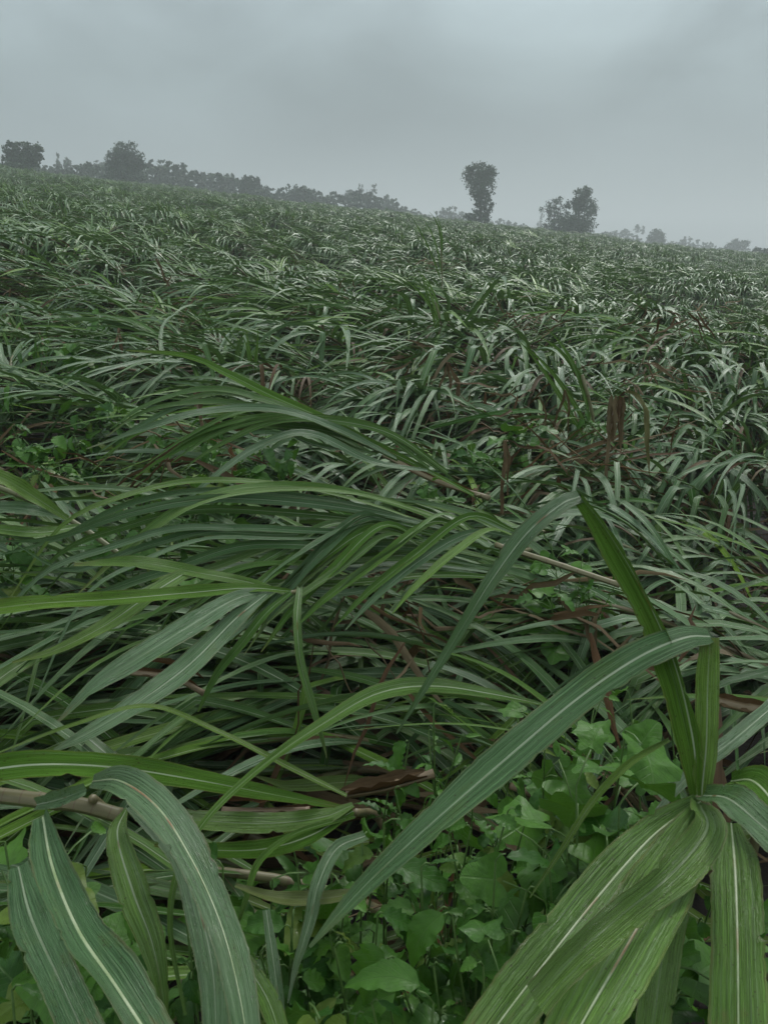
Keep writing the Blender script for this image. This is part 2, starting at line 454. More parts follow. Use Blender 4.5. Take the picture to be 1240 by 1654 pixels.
def grow(p0, d0, L, wind, kw, kg, n, rs, floor=None, kink=0.0, wob=.12):
    P = np.zeros((n, 3)); P[0] = p0; d = unit(d0); ds = L / (n - 1)
    wobv = rs.normal(0, wob, (3,)); ki = rs.randint(n // 3, max(n // 3 + 1, 2 * n // 3)) if rs.rand() < kink else -1
    for i in range(1, n):
        s = i / (n - 1)
        f = kw * wind * (.3 + s) + kg * np.array([0, 0, -1.0]) * (.25 + 1.5 * s) + wobv * math.sin(s * 5)
        d = unit(d + f * ds)
        if i == ki: d = unit(d + np.array([rs.normal(0, .3), rs.normal(0, .3), -1.3]))
        P[i] = P[i - 1] + d * ds
        if floor is not None and P[i, 2] < floor:
            P[i, 2] = floor + (i % 3) * .004; d = unit(d * np.array([1, 1, .1]))
    return P

def blade_geo(p0, d0, L, w, wind, kw, kg, n, k, rs, floor=0.03, kink=.32, fold=None):
    P = grow(p0, d0, L, wind, kw, kg, n, rs, floor, kink)
    T = tangents(P)
    S0 = np.cross(T[0], np.array([0, 0, 1.0]))
    if np.linalg.norm(S0) < .2: S0 = np.cross(T[0], wind)
    S0 = unit(S0); N0 = np.cross(S0, T[0])
    r0 = rs.normal(0, .35)
    S = transport(T, S0 * math.cos(r0) + N0 * math.sin(r0))
    # level out: blend with horizontal side direction, then twist towards the tip
    H = unit(np.cross(T, np.array([0, 0, 1.0])) + 1e-6)
    H = np.where((np.sum(H * S, 1) < 0)[:, None], -H, H)
    S = unit(S * .6 + H * .4); S = unit(S - T * np.sum(S * T, 1)[:, None])
    N = np.cross(S, T)
    tw = rs.normal(0, 1.0) * np.linspace(0, 1, n) ** 1.3
    S = S * np.cos(tw)[:, None] + N * np.sin(tw)[:, None]
    W = width_profile(n, w, rs)
    return P, ribbon(P, S, W, k, rs.uniform(.12, .45) if fold is None else fold, .10, rs)

WIND = np.array([-1.0, 0, 0])

def stool_parts(rs, n, k, style, nstalk, hgt=1.0, nleaf=(8, 12), ll=1.0, tb=0.0):
    """one cane stool in its own frame, blown towards -x.  returns list of (stalk geo, [blade geo, tint, dry])"""
    out = []
    for si in range(nstalk):
        base = np.array([rs.normal(0, .07), rs.normal(0, .07), -.03])
        ang = rs.normal(0, .35)
        w = np.array([-math.cos(ang), -math.sin(ang), 0])
        lean = rs.uniform(.35, .9) if style != 'up' else rs.uniform(.05, .35)
        Ls = rs.uniform(.55, .95) * hgt
        d = unit(w * lean + np.array([0, 0, 1.0]))
        m = 9
        kgs = {'stream': .95, 'fountain': .7, 'up': .12}[style]
        P = np.zeros((m, 3)); P[0] = base
        for i in range(1, m):
            d = unit(d + (w * .9 * kgs + np.array([0, 0, -.75 * kgs])) * Ls / (m - 1) * 1.25)
            P[i] = P[i - 1] + d * Ls / (m - 1)
        P[:, 2] = np.maximum(P[:, 2], .02)
        T = tangents(P)
        stalk = tube(P, np.linspace(.014, .009, m), 5)
        blades = []
        nl = rs.randint(*nleaf)
        for li in range(nl):
            f = .38 + .62 * (li + rs.rand() * .5) / nl
            j = f * (m - 1); j0 = min(int(j), m - 2); p0 = P[j0] + (P[j0 + 1] - P[j0]) * (j - j0)
            t = T[j0]
            a = math.pi * li + rs.normal(0, .5)
            side = unit(np.cross(t, np.array([0, 0, 1.0])) + 1e-5); nn = np.cross(side, t)
            spread = rs.uniform(.25, .75) * (1.25 - .5 * f)
            d0 = t + (side * math.cos(a) + nn * (.4 * math.sin(a) + .45)) * spread
            wa = ang + rs.normal(0, .38); wv = np.array([-math.cos(wa), -math.sin(wa), 0])
            if style == 'stream': kw, kg, L = rs.uniform(1.0, 2.2), rs.uniform(.35, 1.1), rs.uniform(.75, 1.35)
            elif style == 'fountain': kw, kg, L = rs.uniform(.7, 1.8), rs.uniform(1.5, 3.4), rs.uniform(.6, 1.1)
            else: kw, kg, L = rs.uniform(.5, 1.6), rs.uniform(.6, 2.2), rs.uniform(.35, .7); d0 = d0 + np.array([0, 0, .5])
            dead = 1.0 if (f < .55 and rs.rand() < .5) or rs.rand() < .06 else 0.0
            if dead: kg += 1.6; L *= .75
            bw = rs.uniform(.019, .040)
            _, g = blade_geo(p0, d0, L * hgt * ll, bw * (.7 if dead else 1), wv, kw, kg, n, k, rs)
            blades.append((g, float(np.clip(rs.beta(1.3, 2.2) + tb, 0, 1)), dead))
        out.append((stalk, blades))
    return out

def stool_mesh(rs, name, n, k, style, nstalk, hgt=1.0, nleaf=(7, 10), ll=1.0, tb=0.0):
    A = Acc()
    for st, bl in stool_parts(rs, n, k, style, nstalk, hgt, nleaf, ll, tb):
        A.add(st, .3, .8)
        for g, t, d in bl: A.add(g, t, d)
    me = A.mesh(name); me.materials.append(M_WAX if style == 'fountain' else M_BLADE)
    return me

def wind_angle(x, y):
    """rotation about z that turns -x into the local lie of the cane"""
    s = 1 / (1 + math.exp(-(x - .1 * y - .2) * 1.6)) * min(1, max(0, (y - 2.2) / 2))
    far = min(1, max(0, (y - 6) / 6))
    return (.12 + .85 * s) * (1 - far) + (.35 + .25 * s) * far

# ---- positions of all stools on a jittered grid inside the view wedge
pts = []
yy = 1.25
while yy < 94:
    step = .33 if yy < 2.6 else .39 if yy < 14 else (.43 if yy < 40 else .52)
    half = .60 * yy + 1.6
    xx = -half + RS.uniform(0, step)
    while xx < half:
        pts.append((xx + RS.normal(0, .12), yy + RS.normal(0, .12)))
        xx += step
    yy += step
pts = np.array(pts)
# leafy hollows with few canes (weeds grow there)
def hollow(x, y):
    h = 0
    for cx, cy, r in ((-1.15, 3.35, .5), (-2.3, 5.2, .6), (-1.9, 3.0, .3), (.5, 5.9, .3), (-.6, 7.5, .45)):
        if (((x - cx - .35 * r) / 1.7) ** 2 + (y - cy) ** 2) < r * r: h = 1
    return h
def patchy(x, y):
    return math.sin(x * .83 + 1.1 * math.sin(y * .31)) + math.sin(y * .57 + .9 * math.sin(x * .47) + 2) + .6 * math.sin(x * 2.3 + y * 1.7)
keep = np.array([not hollow(x, y) and not (y > 5 and patchy(x, y) < -1.25 and (int(abs(x) * 97 + y * 61) % 3)) for x, y in pts]); pts = pts[keep]
Z = ground_z(pts[:, 0], pts[:, 1])
top = proj(np.column_stack([pts, Z + .55]))
inview = (top[:, 0] > -60) & (top[:, 0] < 1300) & (top[:, 1] < 1700) & (top[:, 2] > 0)
dist = np.hypot(pts[:, 0], pts[:, 1])
order = np.argsort(np.where(inview, dist, 1e9))
N_THINGS = 292
near_idx = order[:N_THINGS]
near_set = set(near_idx.tolist())
GROUP = 'blown down sugarcane stools of the field'

LAND = [  # landmark positions in the photo, for the labels
    (990, 690, 'the reddish dead sheaths'), (812, 780, 'the hanging brown blade'), (740, 600, 'the leaning dark dead stalk'),
    (540, 545, 'the matted brown leaves'), (110, 560, 'the dark weedy hollow'), (330, 720, 'the weedy gap'),
    (30, 700, 'the left edge weeds'), (470, 955, 'the fanned cane top'), (620, 850, 'the combed mound'),
    (880, 920, 'the bright vine leaves'), (1150, 720, 'the silvery slope patch'), (1150, 950, 'the tall folded blade'),
    (600, 1080, 'the long arched blade'), (150, 820, 'the slanting green cane top'), (1100, 560, 'the silvery slope'),
    (350, 500, 'the thin plume tip'), (720, 450, 'the upright dark shoot'), (270, 450, 'the dark leaning shoot'), (1000, 470, 'the green upright shoot'),
]
label_n = {}
def stool_label(px, py, style, hs, rz):
    d = [math.hypot((px - a) * .7, (py - b) * 1.3) for a, b, _ in LAND]
    a, b, where = LAND[int(np.argmin(d))]
    dx, dy = px - a, py - b
    if abs(dy) * 1.5 > abs(dx): rel = ('just above' if dy > -45 else 'well above') if dy < 0 else ('just below' if dy < 45 else 'well below')
    else: rel = ('left of' if dx > -90 else 'far left of') if dx < 0 else ('right of' if dx < 90 else 'far right of')
    size = 'tall' if hs > 1.08 else ('low' if hs < .86 else 'middling')
    st = {'stream': 'sugarcane combed flat', 'fountain': 'sugarcane drooping'}[style]
    way = 'leftward' if rz < .45 else 'toward viewer'
    return f'{size} {st} {way}, {rel} {where}'

def clear_zone(P):
    """true where a blade would hang in front of the open foreground"""
    q = proj(P); d = np.linalg.norm(P - CAM, axis=1)
    bad = (d < .8) | ((d < 1.2) & (q[:, 1] > 1130)) | ((q[:, 1] > 1235) & (q[:, 0] > 430) & (d < 2.0) & (q[:, 2] > 0)) | ((q[:, 1] > 1130) & (q[:, 0] > 720) & (d < 1.6) & (q[:, 2] > 0))
    return bad.mean() > .12

DETAIL_D = 6.2
mid_var = {}
for st in ('stream', 'fountain', 'up'):
    mid_var[st] = [stool_mesh(np.random.RandomState(100 + i * 7 + len(st)), 'sugarcane_stool', 11, 3, st, 3, 1.0, (11, 15)) for i in range(9)]

for idx in near_idx:
    x, y = pts[idx]; z = float(Z[idx]); d = dist[idx]
    rs = np.random.RandomState(1000 + int(idx))
    r = rs.rand()
    right = x > .12 * y - .1 and y > 2.8
    if d < 3.2 and not right: style = 'stream'
    elif right: style = 'fountain' if r < .66 else 'stream'
    else: style = 'stream' if r < .55 else 'fountain'
    rz = wind_angle(x, y) + rs.normal(0, .34)
    hs = (1.0 + .12 * math.sin(x * 1.7 + y * .9) + (.09 * patchy(x, y) if y > 4 else 0) + rs.normal(0, .13)) * min(1, .72 + .14 * max(0, y - 1.2))
    px, py, _ = proj(np.array([x, y, z + .45]))[0]
    lab = stool_label(px, py, style, hs, rz)
    if d < DETAIL_D:
        root = thing('sugarcane_stool', (x, y, z), lab, 'sugarcane', GROUP, rz)
        n, k = (18, 5) if d < 4 else (13, 5)
        c_, s_ = math.cos(rz), math.sin(rz)
        any_ = False
        for stalk, blades in stool_parts(rs, n, k, style, 3, hs, (11, 15)):
            ok = []
            for g, t, dr in blades:
                V = g[0]; Wd = np.stack([V[:, 0] * c_ - V[:, 1] * s_ + x, V[:, 0] * s_ + V[:, 1] * c_ + y, V[:, 2] + z], 1)
                if not clear_zone(Wd): ok.append((g, t, dr))
            if not ok: continue
            any_ = True
            so = link('stalk', Acc().add(stalk, rs.rand(), rs.rand() * .9).mesh('stalk'), M_STALK, root)
            for g, t, dr in ok:
                link('dry_leaf' if dr else 'leaf', Acc().add(g, t, dr).mesh('leaf'), M_WAX if (style == 'fountain' or (t * 97) % 1 < .5) else M_BLADE, so)
        if not any_: bpy.data.objects.remove(root)
    else:
        o = link('sugarcane_stool', mid_var[style][rs.randint(9)])
        o.location = (x, y, z); o.rotation_euler = (0, 0, rz); o.scale = (hs, hs * rs.uniform(.9, 1.1), hs)
        tag(o, lab, 'sugarcane', GROUP)

# labels that still coincide: told apart by how near they stand
seen_ = {}
for o in [o for o in scene.objects if o.name.startswith('sugarcane_stool') and 'label' in o]:
    seen_.setdefault(o['label'], []).append(o)
ORD = ['nearest', 'second nearest', 'third nearest', 'fourth nearest', 'fifth nearest', 'sixth nearest', 'seventh nearest', 'eighth nearest', 'ninth nearest', 'tenth nearest', 'eleventh nearest', 'twelfth nearest']
for k_, v_ in seen_.items():
    if len(v_) > 1:
        v_.sort(key=lambda o: o.location.x ** 2 + o.location.y ** 2)
        for i, o in enumerate(v_):
            if i < len(ORD): o['label'] = ORD[i] + ' ' + k_

# ---- the rest of the field: one mass, scattered with geometry nodes
def build_far_field():
    rest = np.array([i for i in range(len(pts)) if i not in near_set and (dist[i] > 6 or abs(pts[i, 0]) > .62 * pts[i, 1])])
    rest = rest[dist[rest] > 2.6]
    P = pts[rest]; n = len(rest); rs = np.random.RandomState(5)
    far = dist[rest]
    nv = 6
    upr = rs.rand(n) < np.clip((far - 16) / 60, 0.0, .28)
    var = np.where(upr, 4 + rs.randint(0, 2, n), rs.randint(0, 4, n)).astype(np.int32)
    me = bpy.data.meshes.new('sugarcane_field')
    me.vertices.add(n)
    me.vertices.foreach_set('co', np.column_stack([P, ground_z(P[:, 0], P[:, 1])]).astype(np.float32).ravel())
    rot = np.array([[0, 0, wind_angle(a, b)] for a, b in P]) + np.column_stack([rs.normal(0, .06, n), rs.normal(0, .06, n), rs.normal(0, .62, n)])
    a = me.attributes.new('rot', 'FLOAT_VECTOR', 'POINT'); a.data.foreach_set('vector', rot.astype(np.float32).ravel())
    sc = (1.0 + .13 * np.array([patchy(a, b) for a, b in P]) + rs.normal(0, .13, n)) * np.where(upr, .62, 1.0)
    a = me.attributes.new('scl', 'FLOAT', 'POINT'); a.data.foreach_set('value', sc.astype(np.float32))
    a = me.attributes.new('var', 'INT', 'POINT'); a.data.foreach_set('value', var)
    me.update()
    o = link('sugarcane_field', me); tag(o, kind='stuff')
    ng = bpy.data.node_groups.new('scatter_cane', 'GeometryNodeTree')
    ng.interface.new_socket('Geometry', in_out='INPUT', socket_type='NodeSocketGeometry')
    ng.interface.new_socket('Geometry', in_out='OUTPUT', socket_type='NodeSocketGeometry')
    N, L = ng.nodes, ng.links
    gi, go = N.new('NodeGroupInput'), N.new('NodeGroupOutput')
    m2p = N.new('GeometryNodeMeshToPoints'); L.new(gi.outputs[0], m2p.inputs['Mesh'])
    iop = N.new('GeometryNodeInstanceOnPoints'); L.new(m2p.outputs[0], iop.inputs['Points'])
    # the variants ride in this modifier as source objects outside every collection
    g2i = N.new('GeometryNodeGeometryToInstance')
    for i in reversed(range(nv)):
        st = 'up' if i >= 4 else ('fountain' if i else 'stream')
        vm_ = stool_mesh(np.random.RandomState(300 + i), 'cane_tuft', 8, 3, st, 3, 1.0, (11, 15), .72, .22)
        vo = bpy.data.objects.new('cane_tuft', vm_)
        oi = N.new('GeometryNodeObjectInfo'); oi.inputs['Object'].default_value = vo
        one = N.new('GeometryNodeGeometryToInstance'); L.new(oi.outputs['Geometry'], one.inputs[0])
        if i == nv - 1:
            jn = N.new('GeometryNodeJoinGeometry')
        L.new(one.outputs[0], jn.inputs[0])
    N.remove(g2i)
    L.new(jn.outputs[0], iop.inputs['Instance'])
    iop.inputs['Pick Instance'].default_value = True
    def named(nm, ty):
        x = N.new('GeometryNodeInputNamedAttribute'); x.data_type = ty; x.inputs['Name'].default_value = nm
        return x.outputs['Attribute']
    L.new(named('var', 'INT'), iop.inputs['Instance Index'])
    e2r = N.new('FunctionNodeEulerToRotation'); L.new(named('rot', 'FLOAT_VECTOR'), e2r.inputs[0]); L.new(e2r.outputs[0], iop.inputs['Rotation'])
    L.new(named('scl', 'FLOAT'), iop.inputs['Scale'])
    L.new(iop.outputs[0], go.inputs[0])
    md = o.modifiers.new('scatter', 'NODES'); md.node_group = ng
    print('far stools', n)
build_far_field()

# ------------------------------------------------------------------ hand-placed canes of the foreground
def hero_blade(ctrl, parent, n=34, k=7, tilt=0.0, fold=.25, up=.6, tint=.4, dry=0.0, wave=.13, name='leaf', flip=1, label=None, rib=0.0):
    """ctrl rows: photo px, py, distance, full width in photo pixels"""
    if ctrl[0][2] < 1.2 and n == 34: n = 64
    C = np.array([[*at(a, b, d), w * d / FPX] for a, b, d, w in ctrl])
    Q = spline(C, n); P = Q[:, :3]; W = np.maximum(Q[:, 3] / 2 * WS, .0005)
    W = W * (1 + .05 * np.sin(np.linspace(0, 9, n) + ctrl[0][0])) * (1 + np.random.RandomState(int(ctrl[0][1]) % 991).normal(0, .012, n))
    T = tangents(P)
    Nref = unit(unit(CAM - P) * 1.0 + np.array([0, 0, up]))
    S = unit(np.cross(T, Nref)) * flip
    N = np.cross(S, T)
    tl = np.interp(np.linspace(0, 1, n), np.linspace(0, 1, len(np.atleast_1d(tilt))) if np.ndim(tilt) else [0, 1], tilt if np.ndim(tilt) else [tilt, tilt])
    S = S * np.cos(tl)[:, None] + N * np.sin(tl)[:, None]
    g = ribbon(P, S, W, k, fold, wave, np.random.RandomState(int(abs(ctrl[0][0]) + abs(ctrl[0][1])) % 9999), rag=.6)
    V = g[0]
    loc = np.array(parent.location) if parent is not None else 0
    if parent is not None and parent.parent is not None: loc = loc + np.array(parent.parent.location)
    o = link(name, Acc().add((V - loc, g[1], g[2]), tint, dry).mesh(name), M_WAX if (tint < .32 and not dry) else M_BLADE, parent)
    if label: o['label'] = label
    if rib:
        N = np.cross(S, T); m = len(P)
        Wr = W * rib * np.linspace(1.0, .5, m)
        g = ribbon(P - loc + N * (W * .012 + .0008)[:, None], S, Wr, 3, -.35, 0)
        link('midrib', Acc().add(g, .5, 0).mesh('midrib'), M_RIB, o)
    return o

def hero_stalk(ctrl, parent, rad, tint=.5, dry=.2, name='stalk', k=9):
    C = np.array([at(*c) for c in ctrl]) if len(ctrl[0]) == 3 else np.array(ctrl)
    P = spline(C, 26)
    s = np.linspace(0, 1, 26)
    rr = rad * (1 + .10 * (np.abs((s * 9) % 1 - .5) > .44))
    g = tube(P, rr, k)
    loc = np.array(parent.location)
    return link(name, Acc().add((g[0] - loc, g[1], g[2]), tint, dry).mesh(name), M_STALK, parent)

def root_under(px, py, d, dx=0, dy=0):
    p = at(px, py, d); x, y = p[0] + dx, p[1] + dy
    return (x, y, float(ground_z(x, y)))

def hero_plant(node, label, back=(20, 6), rad=.011, stalk_dry=.2, group=None):
    """cane whose stalk leans towards the viewer: it runs back and down from the top node to its root"""
    px, py, d = node; top = at(px, py, d + .012); e = .15
    while at(px + back[0], py + back[1], d + e)[2] > float(ground_z(top[0], top[1])) + .30 and e < 1.5: e += .05
    q = at(px + back[0], py + back[1], d + e)
    r = (q[0] + .03, q[1] + .06, float(ground_z(q[0], q[1])))
    root = thing('sugarcane_plant', r, label, 'sugarcane', group)
    b = np.array(r); P = spline(np.array([b - [0, 0, .03], b + [0, -.02, .16], q, top]), 24)
    g = tube(P, np.linspace(rad * 1.1, rad * .5, 24), 8)
    link('stalk', Acc().add((g[0] - b, g[1], g[2]), .5, stalk_dry).mesh('stalk'), M_STALK, root)
    return root

WS = .80
# 1. the upright cane at lower right with the tall folded blade
A_ = hero_plant((1128, 1290, .93), 'upright sugarcane at lower right with tall folded dark blade over broadleaf weeds', (14, 20), .012)
hero_blade([(1125, 1285, .93, 26), (1118, 1190, .93, 60), (1085, 1060, .94, 66), (1030, 940, .96, 62), (975, 850, .98, 50), (938, 803, 1.0, 30)], A_, tilt=[.2, .5, .6, .6, .5], fold=.9, up=.1, tint=.52, label='tall folded dark green blade')
hero_blade([(936, 802, 1.0, 30), (905, 815, .99, 38), (850, 862, .98, 40), (795, 935, .98, 34), (745, 1015, 1.0, 24), (690, 1105, 1.03, 15), (640, 1185, 1.07, 3)], A_, fold=.15, up=.9, tint=.25, label='pale drooping end of the folded blade')
hero_blade([(1132, 1285, .93, 30), (1140, 1200, .93, 42), (1142, 1110, .94, 41), (1146, 1030, .95, 34)], A_, fold=.2, up=.0, tint=.85, tilt=.1, label='upright yellow green blade')
hero_blade([(1146, 1028, .95, 34), (1105, 1030, .93, 52), (1030, 1062, .91, 66), (930, 1130, .89, 72), (800, 1240, .86, 68), (680, 1345, .84, 52), (580, 1440, .83, 34), (500, 1530, .82, 6)], A_, fold=.12, up=.8, tint=.18, label='broad blue green blade crossing the weeds')
hero_blade([(1130, 1295, .92, 34), (1060, 1345, .86, 62), (990, 1420, .80, 84), (900, 1530, .74, 96), (800, 1660, .69, 92), (740, 1750, .67, 60)], A_, fold=.30, up=.6, tint=.42, rib=.05)
hero_blade([(1135, 1300, .92, 40), (1095, 1380, .84, 86), (1040, 1480, .76, 112), (970, 1600, .70, 122), (890, 1740, .66, 90)], A_, fold=.28, up=.6, tint=.5, rib=.045)
hero_blade([(1130, 1300, .91, 40), (1140, 1340, .86, 70), (1085, 1410, .78, 70), (1000, 1480, .72, 66), (920, 1550, .68, 62), (862, 1615, .66, 56)], A_, fold=.3, up=.2, tint=.6, tilt=.5, label='dull green blade folded across the others')
hero_blade([(1125, 1330, .95, 30), (1100, 1400, .93, 58), (1075, 1510, .88, 62), (1048, 1690, .80, 50)], A_, fold=.2, up=.3, tint=.6)
hero_blade([(1135, 1285, .92, 40), (1175, 1290, .86, 60), (1225, 1330, .80, 70), (1300, 1400, .74, 70)], A_, fold=.35, up=.5, tint=.25)
hero_blade([(855, 1450, .93, 3), (905, 1375, .92, 10), (960, 1290, .92, 15), (1020, 1230, .93, 14), (1080, 1195, .95, 8)], A_, fold=.5, up=.3, tint=.9)
# 2. cane at the right margin
B_ = hero_plant((1205, 1300, 1.0), 'sugarcane at right margin with wide hanging blade and thick white midrib', (20, 10), .012)
hero_blade([(1180, 1330, 1.0, 30), (1186, 1400, .92, 74), (1190, 1510, .86, 88), (1192, 1700, .80, 88)], B_, fold=.25, up=.3, tint=.5, rib=.055)
hero_blade([(1180, 1262, 1.02, 30), (1215, 1262, .98, 60), (1250, 1300, .94, 70), (1290, 1380, .90, 70)], B_, fold=.4, up=.6, tint=.35, rib=.07)
hero_blade([(1260, 1130, 1.3, 30), (1190, 1190, 1.2, 30), (1120, 1245, 1.15, 26), (1060, 1310, 1.12, 8)], B_, fold=.2, up=.7, tint=.3)
WS = .70
# 3. bottom-left cane with arching wide blades
C_ = hero_plant((150, 1290, .95), 'sugarcane at bottom left with wide arching blades and rust marked white midrib', (40, 30), .010, .5)
hero_blade([(150, 1262, .95, 30), (195, 1262, .90, 62), (255, 1305, .84, 78), (310, 1390, .79, 84), (355, 1490, .75, 80), (385, 1600, .72, 66), (405, 1720, .70, 50)], C_, fold=.28, up=.7, tint=.3, rib=.05, tilt=[-.3, .1, .5, .2], label='arched blade with rust marked midrib')
hero_blade([(215, 1300, .90, 30), (290, 1380, .85, 50), (325, 1480, .82, 60), (345, 1580, .80, 56), (350, 1700, .79, 50)], C_, fold=.15, up=.4, tint=.3)
hero_blade([(205, 1305, .93, 6), (190, 1350, .90, 44), (215, 1440, .87, 60), (245, 1520, .86, 52), (262, 1600, .86, 26), (268, 1650, .87, 6)], C_, fold=.15, up=.5, tint=.55, label='blunt pale blade hanging forward')
hero_blade([(70, 1320, .86, 40), (85, 1400, .80, 76), (125, 1500, .74, 92), (185, 1590, .69, 98), (270, 1720, .65, 90)], C_, fold=.6, up=.5, tint=.05, rib=.13, tilt=[-.5, .0, .35, .5], label='dark blade with thick white midrib')
hero_blade([(30, 1400, .90, 40), (50, 1480, .85, 70), (95, 1580, .80, 76), (150, 1700, .77, 70)], C_, fold=.2, up=.4, tint=.05)
hero_blade([(60, 1300, .93, 30), (100, 1290, .91, 40), (140, 1275, .9, 30)], C_, fold=.6, up=.3, tint=.3)
hero_stalk([(-40, 1280, 1.02), (60, 1292, 1.0), (130, 1300, .99), (195, 1318, .99)], C_, .0085, dry=.35, name='stalk')
hero_blade([(-60, 1250, 1.0, 50), (60, 1235, .98, 62), (190, 1240, .98, 56), (330, 1262, 1.0, 46), (450, 1285, 1.04, 30), (560, 1305, 1.08, 10)], C_, fold=.2, up=.8, tint=.35)
hero_blade([(360, 1500, .86, 20), (400, 1560, .84, 34), (435, 1620, .82, 40), (460, 1700, .80, 40)], C_, fold=.2, up=.4, tint=.5)
WS = .76
# 4. long thin arched blades in the lower middle
D_ = hero_plant((575, 1312, 1.08), 'low sugarcane with long narrow blades fanned out beside the pale husk', (30, 4), .010, .5)
hero_blade([(560, 1300, 1.08, 10), (500, 1350, 1.02, 14), (430, 1250, 1.02, 3)], D_, fold=.3, up=.6, tint=.5) if False else None
hero_blade([(885, 1140, 1.15, 6), (800, 1122, 1.12, 22), (700, 1108, 1.08, 34), (610, 1120, 1.04, 38), (520, 1170, 1.0, 28), (430, 1232, .96, 18), (340, 1315, .92, 15), (290, 1400, .89, 14), (275, 1500, .88, 10), (300, 1640, .88, 5)], D_, fold=.2, up=.9, tint=.45, n=50, label='long arched blade swooping to a thin tip')
hero_blade([(570, 1300, 1.08, 12), (520, 1320, 1.06, 34), (430, 1330, 1.05, 40), (320, 1325, 1.05, 40), (220, 1318, 1.06, 20)], D_, fold=.2, up=.6, tint=.6)
hero_blade([(570, 1310, 1.08, 12), (500, 1350, 1.05, 34), (420, 1372, 1.04, 36), (320, 1372, 1.04, 26), (250, 1365, 1.06, 6)], D_, fold=.2, up=.6, tint=.35)
hero_blade([(572, 1318, 1.08, 10), (480, 1345, 1.03, 12), (420, 1390, 1.0, 14), (398, 1450, .98, 10), (380, 1510, .98, 3)], D_, fold=.2, up=.5, tint=.4)
hero_blade([(590, 1350, 1.0, 22), (545, 1370, .96, 26), (515, 1425, .93, 30), (500, 1490, .92, 24), (478, 1560, .91, 12), (465, 1620, .91, 3)], D_, fold=.2, up=.6, tint=.3)
hero_blade([(560, 1285, 1.1, 8), (480, 1245, 1.08, 12), (350, 1180, 1.05, 12), (240, 1140, 1.04, 10), (120, 1170, 1.05, 8), (0, 1215, 1.08, 4)], D_, fold=.2, up=.9, tint=.9)
hero_blade([(600, 1435, .98, 10), (530, 1450, .96, 26), (450, 1450, .96, 24), (380, 1430, .97, 8)], D_, fold=.3, up=.8, tint=.95, dry=.45, label='yellowing blade')
hero_blade([(430, 1470, .9, 14), (440, 1540, .88, 22), (450, 1620, .87, 20), (455, 1700, .87, 16)], D_, fold=.2, up=.3, tint=.3)
WS = .78
# 5. cane top with streaming blades over the mound
E_ = hero_plant((470, 957, 1.62), 'fallen cane top with a fan of long blades streaming across the mound', (30, -4), .009, .3)
hero_blade([(470, 955, 1.62, 9), (400, 950, 1.6, 22), (300, 958, 1.57, 30), (180, 968, 1.53, 34), (60, 975, 1.5, 34), (-60, 990, 1.48, 30)], E_, fold=.3, up=.8, tint=.7)
hero_blade([(440, 955, 1.62, 10), (380, 968, 1.57, 36), (300, 1015, 1.5, 50), (220, 1065, 1.45, 46), (150, 1110, 1.41, 26), (95, 1165, 1.39, 5)], E_, fold=.12, up=.7, tint=.2, label='broad silvery blade')
hero_blade([(430, 960, 1.6, 12), (380, 1000, 1.55, 40), (310, 1070, 1.48, 48), (230, 1130, 1.42, 42), (150, 1180, 1.38, 30), (88, 1212, 1.36, 8)], E_, fold=.12, up=.6, tint=.25)
hero_blade([(460, 958, 1.62, 9), (400, 940, 1.64, 18), (320, 925, 1.66, 26), (220, 908, 1.68, 26), (120, 912, 1.7, 8)], E_, fold=.2, up=.8, tint=.8)
hero_blade([(470, 957, 1.6, 10), (430, 990, 1.58, 16), (390, 1040, 1.56, 20), (350, 1090, 1.55, 16), (320, 1150, 1.54, 4)], E_, fold=.2, up=.6, tint=.4)
hero_blade([(484, 950, 1.55, 14), (480, 1000, 1.48, 20), (486, 1070, 1.44, 22), (505, 1140, 1.42, 18), (522, 1200, 1.42, 8), (528, 1225, 1.42, 2)], E_, fold=.7, up=.0, tint=.5, label='narrow blade hanging straight down')
hero_blade([(300, 925, 1.66, 26), (240, 962, 1.62, 34), (170, 1010, 1.6, 30), (90, 1050, 1.58, 18), (20, 1070, 1.58, 4)], E_, fold=.2, up=.6, tint=.85)
WS = .56
# 6. long arching blades of the middle distance
F_ = hero_plant((770, 800, 2.9), 'cane top with long plume arching over the weedy hollow', (25, 0), .011, .3)
hero_blade([(765, 800, 2.9, 14), (690, 760, 2.8, 18), (600, 715, 2.75, 22), (520, 675, 2.7, 26), (440, 640, 2.7, 30), (370, 605, 2.7, 28), (300, 575, 2.72, 18), (205, 566, 2.8, 3)], F_, fold=.25, up=.8, tint=.65, n=40)
hero_blade([(700, 765, 2.8, 12), (600, 720, 2.75, 20), (480, 665, 2.68, 22), (400, 640, 2.65, 20), (320, 640, 2.62, 16), (230, 690, 2.6, 12), (150, 760, 2.6, 3)], F_, fold=.25, up=.8, tint=.55, n=40)
hero_blade([(640, 740, 2.75, 12), (540, 690, 2.6, 24), (440, 660, 2.5, 26), (330, 665, 2.45, 26), (240, 690, 2.4, 18), (140, 725, 2.4, 3)], F_, fold=.2, up=.8, tint=.2, n=36)
hero_blade([(690, 760, 2.7, 10), (600, 745, 2.6, 22), (500, 700, 2.55, 26), (420, 720, 2.5, 26), (340, 775, 2.45, 18), (280, 830, 2.45, 3)], F_, fold=.2, up=.8, tint=.3, n=36)
G_ = hero_plant((840, 890, 2.35), 'mound of long parallel cane blades combed over with bright green top blades', (25, 0), .012, .3)
rg = np.random.RandomState(77)
